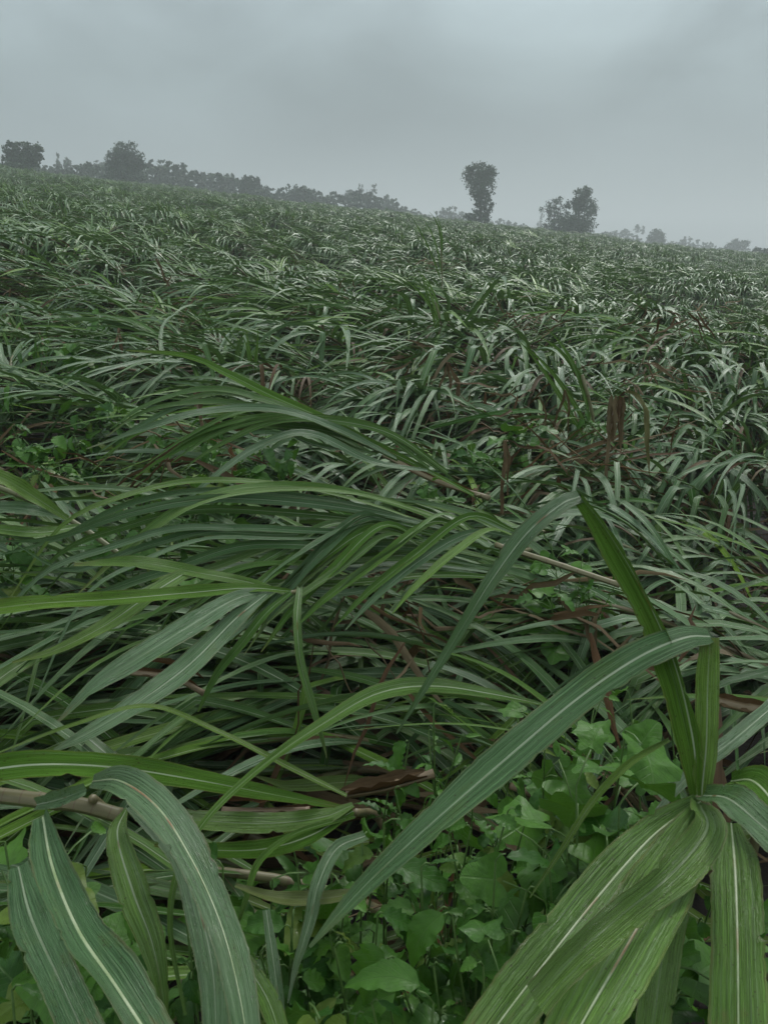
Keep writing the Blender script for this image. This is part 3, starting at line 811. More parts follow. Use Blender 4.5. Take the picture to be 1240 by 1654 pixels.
for q in range(24):
    dy = q * 6.2 + rg.normal(0, 8) + rg.normal(0, 6); st = 850 - rg.uniform(0, 190); en = rg.uniform(-30, 260); t_ = .85 if q in (0, 3) else rg.beta(2, 3.5)
    dd = rg.normal(0, .05); hgt_ = rg.normal(0, 15); wk = rg.uniform(.6, 1.05); ln = st - en
    hero_blade([(st, 885 - (850 - st) * .25 + dy * .5, 2.3 + dd, 8), (st - ln * .16, 842 - (850 - st) * .12 + dy * .7 + hgt_ * .5, 2.2 + dd, 20 * wk), (st - ln * .35, 808 + dy + hgt_, 2.1 + dd, 27 * wk), (st - ln * .55, 800 + dy * 1.1 + hgt_, 2.03 + dd, 29 * wk),
                (st - ln * .72, 822 + dy * 1.3 + hgt_, 1.98 + dd, 26 * wk), (st - ln * .87, 858 + dy * 1.45 + rg.normal(0, 8), 1.95 + dd, 17 * wk), (en, 905 + dy * 1.5 + rg.normal(0, 60), 1.93 + dd, 3)],
               G_, fold=rg.uniform(.15, .4), up=rg.uniform(.3, 1.4), tint=t_, n=32, k=5, tilt=[rg.normal(0, .2), rg.normal(0, .5)])
WS = .62
for q in range(16):
    x0 = rg.uniform(560, 860); y0 = 862 + (850 - x0) * .04 + rg.normal(0, 14); ln = rg.uniform(170, 330); dr = rg.uniform(90, 190)
    hero_blade([(x0, y0, 2.2, 9), (x0 - ln * .25, y0 - rg.uniform(5, 30), 2.12, 22), (x0 - ln * .55, y0 + dr * .25, 2.03, 28), (x0 - ln * .82, y0 + dr * .65, 1.96, 20), (x0 - ln, y0 + dr, 1.92, 3)],
               G_, fold=rg.uniform(.2, .6), up=rg.uniform(.2, 1.2), tint=rg.beta(1.5, 2), n=26, k=5, tilt=[rg.normal(0, .3), rg.normal(0, .7)])
WS = .9
H_ = hero_plant((200, 900, 2.2), 'thin green cane top slanting down from the left edge', (20, 10), .008, .1)
hero_stalk([(200, 900, 2.2), (130, 850, 2.25), (60, 812, 2.3), (-20, 780, 2.35)], H_, .0075, dry=.0)
hero_blade([(110, 838, 2.2, 10), (60, 805, 2.15, 24), (10, 775, 2.1, 26), (-60, 745, 2.1, 20)], H_, fold=.3, up=.5, tint=.95)
hero_blade([(110, 838, 2.25, 10), (40, 822, 2.2, 22), (-50, 820, 2.2, 20)], H_, fold=.3, up=.5, tint=.2)
hero_blade([(130, 850, 2.2, 10), (60, 860, 2.1, 20), (-40, 850, 2.1, 16)], H_, fold=.3, up=.5, tint=.5)
bpy.context.view_layer.update()

# more thin blades of the plume
rg = np.random.RandomState(5); WS = .55
for q in range(9):
    a = rg.normal(0, 14); b_ = rg.normal(0, 9); x0 = rg.uniform(560, 730)
    hero_blade([(x0, 745 + (x0 - 650) * .25, 2.8, 10), (x0 - 90, 700 + b_, 2.72, 20), (x0 - 190, 665 + a, 2.66, 24), (x0 - 280, 660 + a * 1.5, 2.6, 20), (x0 - 370, 690 + a * 2 + b_, 2.58, 12), (x0 - 430, 730 + a * 2 + b_, 2.58, 3)], F_, fold=rg.uniform(.15, .5), up=rg.uniform(.3, 1.3), tint=rg.beta(2, 3), n=26, k=5)
WS = 1.0
# ------------------------------------------------------------------ dead material standing in the field
def dry_clump(px, py, d, w, h, nrib, label, name='dead_sheath_clump', lean=0.0):
    """w, h in photo pixels; ragged sheaths hanging from a broken cane"""
    topp = at(px, py - h / 2, d); gz = float(ground_z(topp[0], topp[1]))
    root = thing(name, (topp[0], topp[1], gz), label, 'dead cane')
    H = h * d / FPX; Wd = w * d / FPX; rs = np.random.RandomState(int(px + py)); tz = topp[2] - gz
    g = tube(spline(np.array([[0.05, .12, -.02], [.02, .08, tz * .5], [0, .03, tz - .05]]), 8), .008, 6)
    link('stalk', Acc().add(g, .5, 1).mesh('stalk'), M_STALK, root)
    for i in range(nrib):
        m = 10; x0 = rs.uniform(-.5, .5) * Wd; s0 = rs.uniform(-.12, .10) * H
        t = np.linspace(0, 1, m)[:, None]
        Pp = np.array([x0, rs.uniform(-.03, .02), tz - s0]) + t * np.array([rs.normal(0, .18) * Wd + lean * H, rs.uniform(-.04, .02), -H * rs.uniform(.55, 1.1)]) + np.cumsum(rs.normal(0, .003, (m, 3)), 0)
        T = tangents(Pp); S = transport(T, unit(np.array([1, rs.normal(0, .6), 0])))
        Wp = np.interp(np.linspace(0, 1, m), [0, .15, .8, 1], [.5, 1, .8, .1]) * rs.uniform(.006, .016)
        link('dry_leaf', Acc().add(ribbon(Pp, S, Wp, 5, .5, .4, rs), rs.rand(), 1).mesh('dry_leaf'), M_BLADE, root)
def dead_blade(ctrl, label, dry=1.0, tint=.5):
    """a withered cane with blades through the given photo points"""
    root = hero_plant(tuple(ctrl[0][0][:3]), label, (6, 6), .006, 1.0); root.name = 'dead_cane'; root['category'] = 'dead cane'
    for c in ctrl: hero_blade([(a, b, d_, w * .8) for a, b, d_, w in c], root, n=22, k=5, fold=.9, up=.1, tint=tint + .13 * ctrl.index(c), dry=dry, wave=.55, tilt=[0, .6, -.4, .5], name='dry_leaf')
dead_blade([[(815, 712, 2.9, 9), (814, 730, 2.88, 12), (812, 770, 2.86, 11), (811, 800, 2.86, 12), (809, 830, 2.86, 8)], [(815, 712, 2.9, 6), (820, 740, 2.9, 8), (819, 800, 2.9, 4)]], 'single brown dead blade hanging straight down')
dead_blade([[(1010, 632, 3.5, 6), (1032, 645, 3.45, 12), (1044, 690, 3.4, 13), (1046, 735, 3.4, 9), (1047, 765, 3.4, 3)]], 'ochre dead blade drooping beside the reddish sheaths', .75, .8)
dead_blade([[(722, 585, 5.0, 5), (735, 615, 5.0, 12), (742, 650, 5.0, 12), (748, 685, 5.0, 5)], [(722, 585, 5.0, 5), (726, 620, 5.0, 9), (735, 665, 5.0, 4)], [(722, 585, 5.0, 5), (715, 610, 5.0, 8), (706, 640, 5.0, 3)]], 'dark brown dead blades leaning above the combed mound')
dead_blade([[(700, 560, 5.6, 5), (688, 580, 5.6, 9), (675, 590, 5.6, 4)], [(700, 560, 5.6, 4), (680, 556, 5.6, 8), (655, 548, 5.6, 3)]], 'pair of short brown dead blades in mid field')
dead_blade([[(192, 530, 5.6, 4), (196, 560, 5.5, 8), (206, 592, 5.5, 5)], [(192, 530, 5.6, 4), (186, 555, 5.5, 6), (172, 585, 5.5, 3)]], 'thin brown dead blades beside the dark hollow')
dead_blade([[(912, 630, 4.3, 5), (905, 655, 4.3, 8), (893, 690, 4.3, 4)], [(912, 630, 4.3, 5), (918, 660, 4.3, 7), (916, 700, 4.3, 3)], [(870, 640, 4.3, 5), (880, 670, 4.3, 7), (876, 715, 4.3, 3)]], 'thin tan dead blades among drooping canes', .9, .2)
dead_blade([[(252, 418, 9.5, 4), (262, 440, 9.5, 7), (276, 468, 9.5, 4)]], 'dark leaning dead shoot on the upper slope')
dry_clump(992, 685, 3.6, 22, 80, 11, 'reddish brown dead sheaths standing upright in mid field')
dry_clump(525, 545, 7.0, 40, 34, 9, 'matted brown dead leaves in the upper mid field', 'dead_sheath_clump', -.3)
dry_clump(315, 655, 3.6, 18, 45, 4, 'small orange brown dead sheath above the weedy hollow', 'dead_cane')

def lying_stalk(ctrl, rad, label, dry, husk=0):
    C = np.array([at(*c) for c in ctrl]); b = C[len(C) // 2]
    root = thing('fallen_stalk', (b[0], b[1], float(ground_z(b[0], b[1]))), label, 'cane stalk')
    loc = np.array(root.location)
    P = spline(C, 20); s = np.linspace(0, 1, 20)
    g = tube(P, rad * (1 + .12 * (np.abs((s * 7) % 1 - .5) > .42)), 9)
    link('stem', Acc().add((g[0] - loc, g[1], g[2]), .5, dry).mesh('stem'), M_STALK, root)
    rs = np.random.RandomState(len(label))
    for i in range(husk):
        Q = P[::2] + rs.normal(0, .008, 3) + np.array([0, 0, .008]); m = len(Q)
        g = ribbon(Q, transport(tangents(Q), unit(rs.normal(0, 1, 3))), np.interp(np.linspace(0, 1, m), [0, .2, .8, 1], [.2, 1, 1, .2]) * rad * 1.5, 5, .6, .3, rs)
        link('husk', Acc().add((g[0] - loc, g[1], g[2]), rs.rand(), 1).mesh('husk'), M_BLADE, root)
lying_stalk([(560, 1282, 1.28), (620, 1272, 1.27), (700, 1250, 1.28)], .0075, 'pale straw coloured broken cane stalk with reddish husk above the weeds', .95, 2)
lying_stalk([(360, 1310, 1.2), (430, 1312, 1.18), (500, 1310, 1.18)], .006, 'brown papery husk lying under the narrow blades', 1.0, 3)
lying_stalk([(800, 880, 2.1), (880, 905, 2.05), (1000, 945, 2.0)], .0075, 'pale green fallen cane stalk beside the bright vine leaves', .35)
lying_stalk([(620, 735, 3.2), (700, 775, 3.1), (790, 805, 3.0)], .011, 'thin fallen cane stalk above the combed mound', .6, 1)
lying_stalk([(1150, 1130, 1.9), (1200, 1142, 1.88), (1260, 1150, 1.85)], .011, 'brown fallen cane stalk at the right edge', .8, 1)
lying_stalk([(200, 1085, 1.65), (280, 1095, 1.6), (330, 1120, 1.6)], .006, 'thin ochre dead stalk under the silvery blade', .9, 2)

# ------------------------------------------------------------------ thin upright shoots
def shoot(px, y0, y1, d, label, lean=0):
    a = at(px, y0, d); gz = float(ground_z(a[0], a[1]))
    root = thing('cane_shoot', (a[0], a[1], gz), label, 'sugarcane', None); H = a[2] - gz
    rs = np.random.RandomState(int(px))
    g = tube(spline(np.array([[0, 0, -.02], [0, 0, H * .5], [lean * .3 * H, 0, H * .8]]), 8), .010, 6)
    link('stalk', Acc().add(g, .4, .2).mesh('stalk'), M_STALK, root)
    for i in range(4):
        n = 12
        P = grow(np.array([lean * .15 * H, 0, H * (.45 + .08 * i)]), np.array([lean + rs.normal(0, .18), rs.normal(0, .15), 1.0]), H * (.55 - .08 * i) + .12, WIND, .4 + .3 * i, .1 + .3 * i, n, rs)
        S = transport(tangents(P), unit([1, rs.normal(0, .4), 0]))
        link('leaf', Acc().add(ribbon(P, S, width_profile(n, .028, rs), 5, .5, .05, rs), .45, 0).mesh('leaf'), M_BLADE, root)
shoot(716, 350, 500, 11.0, 'thin dark upright cane shoot rising above the far rows', -.08)
shoot(972, 545, 640, 4.4, 'green upright shoot above the reddish brown sheaths', -.3)
shoot(718, 450, 540, 7.0, 'short green shoot below the thin dark shoot', -.25)
shoot(400, 560, 640, 5.0, 'green shoot poking out of the combed canes', .2)

# ------------------------------------------------------------------ broadleaf weeds
def lobed_leaf(rs, size=.045, lobes=3):
    """rounded lobed blade, base at the origin, growing along +y"""
    k, rings = 30, 4
    th = np.linspace(0, 2 * math.pi, k, endpoint=False)
    r = 1 + .16 * np.cos(lobes * (th - math.pi / 2)) + .03 * np.cos(9 * th + rs.rand() * 6)
    notch = np.exp(-((np.abs(((th - 1.5 * math.pi + math.pi) % (2 * math.pi)) - math.pi)) / .38) ** 2)
    r = r * (1 - .62 * notch)
    V = [[0, size * .65, 0]]
    for i in range(1, rings + 1):
        f = i / rings
        for t, rr in zip(th, r):
            x, y = math.cos(t) * rr * f * size, math.sin(t) * rr * f * size + size * .65
            V.append([x, y, size * (.10 * math.sin(3 * t + 1) * f ** 2 + .22 * abs(x / size) - .30 * f ** 2 * (y > size * .9))])
    F = []
    idx = lambda i, j: 1 + (i - 1) * k + j % k
    for j in range(k): F.append([0, idx(1, j), idx(1, j + 1), idx(1, j + 1)])
    for i in range(1, rings):
        for j in range(k): F.append([idx(i, j), idx(i + 1, j), idx(i + 1, j + 1), idx(i, j + 1)])
    V = np.array(V)
    T3 = []
    for f in F:
        T3.append(f[:3])
        if f[3] != f[2]: T3.append([f[0], f[2], f[3]])
    U = np.stack([V[:, 0] / (2.6 * size) + .5, V[:, 1] / (2 * size)], 1)
    return V, np.array(T3), U

def ovate_leaf(rs, L=.08, W=.045, ser=0.0, pts_=1.0, droop=.5, n=13, k=7):
    s = np.linspace(0, 1, n)
    w = W / 2 * np.sin(np.pi * s ** .72) ** .85 * (1 - .15 * s) * (1 + ser * ((np.arange(n) % 2) - .5)) + .0006
    w[-1] = .0004
    P = np.stack([np.zeros(n) + .006 * np.sin(s * 3 + rs.rand() * 3), L * np.sin(droop * s * 1.3) / (droop * 1.3 + 1e-6), -L * (1 - np.cos(droop * s * 1.3)) / (droop * 1.3 + 1e-6)], 1)
    S = np.tile(np.array([1.0, 0, 0]), (n, 1))
    V, F, U = ribbon(P, S, w, k, .28, .22, rs, 14)
    return V, np.concatenate([F[:, [0, 1, 2]], F[:, [0, 2, 3]]]), U

WL = {}
for kind in ('lobed', 'ovate', 'lance'):
    WL[kind] = []
    for i in range(6):
        rs = np.random.RandomState(40 + i)
        if kind == 'lobed': g = lobed_leaf(rs, rs.uniform(.034, .05), 3 if i % 2 else 5)
        elif kind == 'ovate': g = ovate_leaf(rs, rs.uniform(.06, .09), rs.uniform(.036, .052), .10, droop=rs.uniform(.3, .9))
        else: g = ovate_leaf(rs, rs.uniform(.07, .11), rs.uniform(.018, .027), .12, droop=rs.uniform(.5, 1.1))
        me = new_mesh('leaf', g[0], g[1], g[2], rs.rand(), 0.0); me.materials.append(M_WEED); WL[kind].append(me)

def weed(px, py, d, kind, nl, spread, label, name='weed_plant', scale_=1.0, height=None, seed=0, group='broadleaf weeds between the canes'):
    """weed with its top at photo (px, py), d metres away"""
    rs = np.random.RandomState(int(px * 3 + py + seed)); scale = scale_ * .72; spread = spread * 1.25
    t = at(px, py, d); gz = float(ground_z(t[0], t[1])); root = thing(name, (t[0], t[1], gz), label, 'weed', group)
    H = max(t[2] - gz, .05)
    stems = []
    A = Acc()
    ns = 3 if kind != 'lobed' else 2
    nleaf = 0
    for s_ in range(ns):
        a = rs.uniform(0, 6.28); tipv = np.array([math.cos(a) * spread * rs.uniform(.2, 1), math.sin(a) * spread * rs.uniform(.2, 1), H * rs.uniform(.82, 1.0)])
        if s_ == 0: tipv = np.array([0, 0, H])
        P = spline(np.array([[0, 0, -.02], tipv * [.4, .4, .5] + rs.normal(0, .035, 3), tipv]), 14)
        A.add(tube(P, np.linspace(.0026, .0012, 14), 5))
        for j in range(nl * 3 // ns):
            f = 1.0 if j == 0 else rs.uniform(.35, 1.0) ** .45; q = P[min(13, int(f * 13))]
            az = rs.uniform(0, 6.28) if kind != 'lance' else (j % 2) * math.pi + j * 1.3
            pl = (.06 if kind == 'lobed' else .018) * rs.uniform(.6, 1.4) * scale
            hd = np.array([math.cos(az), math.sin(az), rs.uniform(.2, .9)]); e_ = q + unit(hd) * pl
            A.add(tube(np.stack([q, (q + e_) / 2 + [0, 0, .004], e_]), .0011, 4))
            lo = link('leaf', WL[kind if rs.rand() < .75 else 'ovate'][rs.randint(6)], None, root)
            lo.location = e_; sc = scale * rs.uniform(.5, 1.35); lo.scale = (sc, sc, sc)
            pitch = rs.normal(-.25, .5) if kind != 'lobed' else rs.normal(0.05, .5)
            lo.rotation_euler = (pitch, rs.normal(0, .35), az - math.pi / 2)
    link('stem', A.mesh('stem'), M_STEM, root)
    return root

wl_ = [
    (930, 1270, .98, 'lobed', 12, .09, 'lobed vine leaves on dark ground under the broad blue green blade', 1.1),
    (1010, 1180, 1.12, 'lobed', 12, .10, 'lobed vine leaves beside the foot of the tall folded blade', 1.0),
    (880, 1190, 1.15, 'lobed', 10, .10, 'lobed weed leaves just above the broad blue green blade', .9),
    (1000, 1300, .98, 'lobed', 10, .08, 'lobed weed under the thin slanting green blade', 1.0),
    (620, 1330, 1.0, 'ovate', 9, .07, 'broad oval leaves with rain drops beside the pale husk', 1.5),
    (740, 1290, 1.05, 'ovate', 12, .10, 'oval leaved weed in the open middle of the weed patch', 1.0),
    (700, 1140, 1.25, 'lance', 15, .08, 'pale feathery weed standing tall above the weed patch', .6),
    (745, 1190, 1.2, 'lance', 15, .10, 'fine leaved weed just right of the pale feathery one', .6),
    (800, 1390, .92, 'lance', 15, .06, 'weed with drooping lance shaped leaves in the weed patch', 1.0),
    (730, 1480, .90, 'ovate', 14, .10, 'dark oval leaved weed below the lance leaved one', 1.1),
    (640, 1550, .86, 'ovate', 14, .10, 'oval leaved weed with pale thin stem at the bottom', 1.0),
    (540, 1530, .90, 'lance', 15, .09, 'lance leaved weed near the bottom of the frame', .9),
    (860, 1520, .90, 'ovate', 14, .10, 'shaded weed between lance leaved weed and wide cane blades', 1.0),
    (980, 1380, .98, 'ovate', 12, .09, 'toothed leaves tucked behind the wide cane blades', 1.2),
    (1110, 1440, .95, 'lobed', 8, .06, 'small round weed leaves between two wide hanging blades', .8),
    (1080, 1340, 1.0, 'ovate', 9, .06, 'bright tangled weed under the joint of the upright cane', .7),
    (1090, 1560, .92, 'lobed', 10, .10, 'shaded round leaves low between hanging blades at right', 1.0),
    (8, 1360, .95, 'lobed', 10, .05, 'bright lobed weed leaves at the bottom left edge', 1.0),
    (140, 1400, 1.02, 'ovate', 8, .06, 'pale broad weed leaves under the arched blades', 1.1),
    (360, 1400, .98, 'ovate', 12, .08, 'weed leaves behind the rust marked arched blade', .9),
    (440, 1420, .98, 'lobed', 7, .07, 'small bright weed leaves under the narrow blades', .7),
    (420, 1540, .92, 'ovate', 12, .10, 'weed leaves between two cane blades at bottom left centre', .9),
    (500, 1620, .86, 'lobed', 10, .10, 'round weed leaves at the very bottom', .9),
    (700, 1620, .84, 'ovate', 14, .10, 'low weed leaves at the bottom centre', 1.1),
    (820, 1620, .84, 'lobed', 10, .09, 'low round weed leaves beside the widest cane blade', .9),
    (200, 1450, .98, 'ovate', 10, .08, 'weed leaves seen between arched blades at bottom left', 1.0),
    (320, 1600, .92, 'lance', 12, .08, 'thin leaved weed in shade at bottom left', .9),
    (40, 1520, .92, 'lance', 12, .07, 'stringy weed in the bottom left corner', .8),
    (890, 880, 2.3, 'lobed', 10, .10, 'bright green vine leaves above the pale fallen stalk', 1.1),
    (940, 900, 2.3, 'ovate', 12, .10, 'small yellow green leaves beside the bright vine leaves', .8),
    (690, 780, 3.1, 'lobed', 8, .12, 'bright leaves in the gap above the combed mound', 1.0),
    (1080, 1120, 1.5, 'ovate', 10, .10, 'weed leaves behind the upright yellow green blade', .9),
    (970, 1130, 1.35, 'lance', 10, .08, 'small pale weed over the broad blue green blade', .7),
]
for px, py, d, kd, nl, spr, lab, sc in wl_:
    weed(px, py, d, kd, nl, spr, lab, 'vine_weed' if kd == 'lobed' else 'leafy_weed', sc)
small = [(480, 1400, 1.02, 'right of the narrow fanned blades'), (560, 1440, .98, 'under the yellowing blade'), (610, 1480, .95, 'left of the dark oval leaved weed'), (680, 1400, 1.0, 'beneath the middle of the broad blue green blade'),
         (760, 1340, 1.0, 'just below the broad blue green blade'), (820, 1310, 1.0, 'beside the thin slanting green blade'), (850, 1440, .95, 'at the tip of the thin slanting blade'), (780, 1560, .88, 'low between weed patch and right fan'),
         (600, 1620, .86, 'at the bottom left of centre'), (300, 1480, .98, 'between the arched blades'), (120, 1600, .90, 'under the dark blade with the thick midrib'), (20, 1430, .95, 'in the bottom left corner'), (20, 1600, .88, 'lowest in the bottom left corner'),
         (660, 1200, 1.25, 'under the long arched blade'), (840, 1150, 1.3, 'between long arched blade and tall folded blade'), (920, 1340, 1.0, 'above the widest blades of the right fan'), (470, 1500, .93, 'beside the short hanging blade'), (700, 1560, .88, 'in the bottom centre')]
for i, (px, py, d, w_) in enumerate(small):
    kd = ('lance', 'ovate', 'lance')[i % 3]
    weed(px, py, d, kd, 16, .08, f"small {('pointed', 'oval', 'narrow')[i % 3]} leaved weed {w_}", 'leafy_weed', (.8, .75, .65)[i % 3], seed=i)
# weeds of the left hollows
hol = [(20, 690, 3.2), (60, 740, 3.2), (15, 610, 4.2), (120, 700, 3.5), (190, 640, 4.0), (250, 690, 3.5), (330, 680, 3.4), (380, 740, 3.1), (300, 760, 3.0), (230, 790, 2.8),
       (340, 800, 2.8), (60, 880, 2.4), (20, 870, 2.4), (120, 560, 5.0), (60, 540, 5.4), (160, 510, 6.0), (200, 860, 2.5), (270, 850, 2.6), (760, 720, 3.6), (850, 690, 4.0), (990, 640, 4.2), (430, 690, 3.3)]
wh = ['at the left edge under the bright patch', 'below the yellow green leaves at the left edge', 'on the left edge below the dark hollow', 'in the left weed gap', 'under arching plume blades', 'in the heart of the weedy hollow',
      'beside the orange brown sheath', 'just under the long plume blade', 'deep in the weedy hollow', 'at the foot of the weedy hollow', 'on the shaded side of the combed mound', 'under the slanting green cane top', 'in the left corner of the mound',
      'inside the dark hollow', 'before the dark hollow', 'above the dark hollow', 'between slanting cane and mound', 'in the shade before the mound', 'in the mid field gap', 'among the drooping canes', 'behind the reddish sheaths', 'where the plume blades start']
for i, ((px, py, d), w_) in enumerate(zip(hol, wh)):
    kd = ('ovate', 'lobed', 'lance')[i % 3]
    weed(px, py, d, kd, 15, .20, f"{('oval leaved', 'lobed', 'lance leaved')[i % 3]} green weed growing {w_}", 'leafy_weed' if kd != 'lobed' else 'vine_weed', 1.25, seed=i)

# low ground cover and litter that nobody could count
def ground_cover():
    rs = np.random.RandomState(11); A = Acc()
    base = [lobed_leaf(np.random.RandomState(1), .04, 3), ovate_leaf(np.random.RandomState(2), .08, .045, n=7, k=5)]
    for i in range(2000):
        if i < 900: x, y = rs.uniform(-.9, 1.1), rs.uniform(.35, 1.3); h = rs.uniform(.03, .30)
        else: x, y = rs.uniform(-3.2, -.6), rs.uniform(2.4, 6); h = rs.uniform(.03, .35)
        V, F, U = base[rs.randint(2)]
        a, b_, c_ = rs.uniform(0, 6.28), rs.normal(0, .5), rs.normal(0, .5); s = rs.uniform(.4, .95)
        ca, sa = math.cos(a), math.sin(a)
        W = V * s; W = W @ np.array([[1, 0, 0], [0, math.cos(b_), math.sin(b_)], [0, -math.sin(b_), math.cos(b_)]])
        W = W @ np.array([[math.cos(c_), 0, math.sin(c_)], [0, 1, 0], [-math.sin(c_), 0, math.cos(c_)]])
        W = np.stack([W[:, 0] * ca - W[:, 1] * sa, W[:, 0] * sa + W[:, 1] * ca, W[:, 2]], 1) + [x, y, h + float(ground_z(x, y))]
        A.add((W, F, U), rs.rand())
    o = link('undergrowth', A.mesh('undergrowth'), M_WEED); tag(o, kind='stuff')
    A = Acc()
    for i in range(2400):
        y = 1.2 + 11 * rs.rand() ** 1.1; x = rs.uniform(-.62, .62) * y + rs.normal(0, .3)
        z = float(ground_z(x, y)) + rs.uniform(.01, .26)
        a = rs.normal(math.pi, .7); d = np.array([math.cos(a), math.sin(a), rs.normal(0, .15)])
        P = np.array([x, y, z]) + np.linspace(0, rs.uniform(.3, .8), 6)[:, None] * unit(d) + np.cumsum(rs.normal(0, .012, (6, 3)), 0)
        S = transport(tangents(P), unit([0, 1, rs.normal(0, .6)]))
        A.add(ribbon(P, S, np.array([.4, 1, 1, .9, .6, .1]) * rs.uniform(.008, .018), 3, .4, 0, rs), rs.rand(), 1 if rs.rand() < .45 else .25)
    for px, py, d, m in ((540, 548, 7, 36), (690, 575, 5.8, 26), (745, 640, 4.8, 30), (900, 735, 3.9, 34), (985, 700, 3.9, 26), (640, 860, 2.6, 20), (1110, 505, 8, 30), (860, 660, 4.6, 30), (320, 700, 3.4, 24), (290, 480, 8.5, 30), (560, 470, 10, 30), (840, 500, 8.5, 30), (1040, 590, 6, 24), (930, 930, 2.2, 14), (620, 960, 2.0, 16), (160, 430, 11, 26), (700, 420, 14, 30), (30, 740, 3.2, 20), (480, 600, 5.4, 24)):
        c = at(px, py, d)
        for i in range(m):
            p = c + rs.normal(0, 1, 3) * np.array([.16, .16, .05]) * (.6 + d * .12) - [0, 0, .05]
            a = rs.uniform(0, 6.28); dd = np.array([math.cos(a), math.sin(a) * .5, rs.normal(-.35, .3)])
            P = p - np.array([0, 0, .06 if d < 3 else 0]) + np.linspace(0, rs.uniform(.15, .4), 6)[:, None] * unit(dd) + np.cumsum(rs.normal(0, .012, (6, 3)), 0)
            A.add(ribbon(P, transport(tangents(P), unit([rs.normal(), 1, rs.normal(0, .6)])), np.array([.4, 1, 1, .9, .6, .1]) * rs.uniform(.006, .014), 3, .5, 0, rs), rs.rand(), 1)
    o = link('dead_leaves', A.mesh('dead_leaves'), M_BLADE); tag(o, kind='stuff')
ground_cover()

# ------------------------------------------------------------------ trees on the skyline
def rot_rand(rs, n):
    q = rs.normal(0, 1, (n, 4)); q /= np.linalg.norm(q, axis=1, keepdims=True)
    w, x, y, z = q.T
    return np.stack([np.stack([1 - 2 * (y * y + z * z), 2 * (x * y - z * w), 2 * (x * z + y * w)], 1),
                     np.stack([2 * (x * y + z * w), 1 - 2 * (x * x + z * z), 2 * (y * z - x * w)], 1),
                     np.stack([2 * (x * z - y * w), 2 * (y * z + x * w), 1 - 2 * (x * x + y * y)], 1)], 1)

def leaf_cloud(blobs, n, size, rs):
    """leaf clumps spread through ellipsoids (centre, radii), bunched on a few twigs"""
    vol = np.array([b[1][0] * b[1][2] for b in blobs]); cnt = np.maximum((vol / vol.sum() * n).astype(int), 8)
    P = []
    for (c, r), m in zip(blobs, cnt):
        nc = max(9, m // 26)
        cc = rs.normal(0, 1, (nc, 3)); cc = unit(cc) * (rs.rand(nc, 1) ** .33) * 1.05
        pick = rs.randint(0, nc, m)
        q = cc[pick] * .90 + rs.normal(0, .12, (m, 3))
        P.append(np.array(c) + q * np.array(r))
    P = np.concatenate(P); m = len(P)
    quad = np.array([[-.5, -.35, 0], [.5, -.3, .12], [.45, .4, 0], [-.4, .35, .15]])
    sz = size * rs.uniform(.5, 1.3, (m, 1, 1))
    V = P[:, None, :] + (quad[None] * sz) @ rot_rand(rs, m)
    return V.reshape(-1, 3), np.arange(m * 4).reshape(-1, 4), np.tile([[0, 0], [1, 0], [1, 1], [0, 1]], (m, 1)).astype(float)

def tree(name, D, blobs, trunk_px, label, n=2600, leaf=.42, limbs=6, seed=0, group='trees along the skyline'):
    """blobs in photo pixels (cx, cy, rx, ry) at distance D"""
    rs = np.random.RandomState(seed + int(trunk_px))
    base = at(trunk_px, 380, D); bx, by = base[0], base[1]; gz = float(ground_z(bx, by))
    loc = np.array([bx, by, gz]); root = thing(name, loc, label, 'tree', group)
    B = []
    for cx, cy, rx, ry in blobs:
        c = at(cx, cy, D) - loc; s = D / FPX
        B.append((c + [0, rs.uniform(-.3, .3) * rx * s, 0], (rx * s, rx * s * .9, ry * s)))
    c = leaf_cloud(B, int(n * 2.6), leaf * .46, rs)
    link('crown', new_mesh('crown', *c, 0.5, 0.0, smooth=False), M_TREE, root)
    A = Acc()
    cen = np.mean([b[0] for b in B], 0); H = max(b[0][2] for b in B)
    P = spline(np.array([[0, 0, -.6], [cen[0] * .4, 0, H * .4], [cen[0], cen[1], H]]), 12)
    A.add(tube(P, np.linspace(.03 * H + .06, .03, 12), 8))
    for b in B:
        q = P[min(10, max(2, int(b[0][2] / max(H, .1) * 7)))]
        A.add(tube(spline(np.array([q, (q + b[0]) / 2 + rs.normal(0, .1, 3), b[0]]), 6), np.linspace(.016 * H, .02, 6), 5))
        for _ in range(limbs):
            e_ = b[0] + unit(rs.normal(0, 1, 3)) * np.array(b[1]) * .8
            A.add(tube(spline(np.array([b[0], (b[0] + e_) / 2 + rs.normal(0, .1, 3), e_]), 5), np.linspace(.06, .015, 5), 4))
    link('trunk', A.mesh('trunk'), M_BARK, root)

tree('broadleaf_tree', 105, [(775, 281, 25, 15), (762, 278, 12, 10), (789, 279, 11, 11), (776, 300, 21, 13), (779, 316, 18, 11), (784, 331, 17, 10), (780, 345, 15, 10), (767, 357, 22, 12)], 774, 'tall narrow tree with wider top standing alone on the skyline', 3200, .40)
tree('broadleaf_tree', 115, [(940, 316, 15, 14), (928, 330, 14, 10), (948, 336, 18, 14), (932, 362, 26, 18), (915, 365, 22, 14)], 934, 'darker fuller tree of the pair right of the lone tree', 3200, .42)
tree('broadleaf_tree', 125, [(897, 328, 13, 11), (886, 342, 14, 10), (905, 345, 14, 12), (890, 365, 16, 14)], 893, 'thin sparse tree leaning on the darker tree of the pair', 800, .40, 7)
tree('broadleaf_tree', 100, [(18, 243, 12, 11), (36, 243, 14, 12), (52, 244, 13, 12), (16, 256, 11, 10), (34, 256, 16, 12), (50, 258, 13, 11), (63, 255, 7, 5), (34, 268, 24, 10)], 36, 'squat flat topped dark tree at the left end of the skyline', 3000, .38)
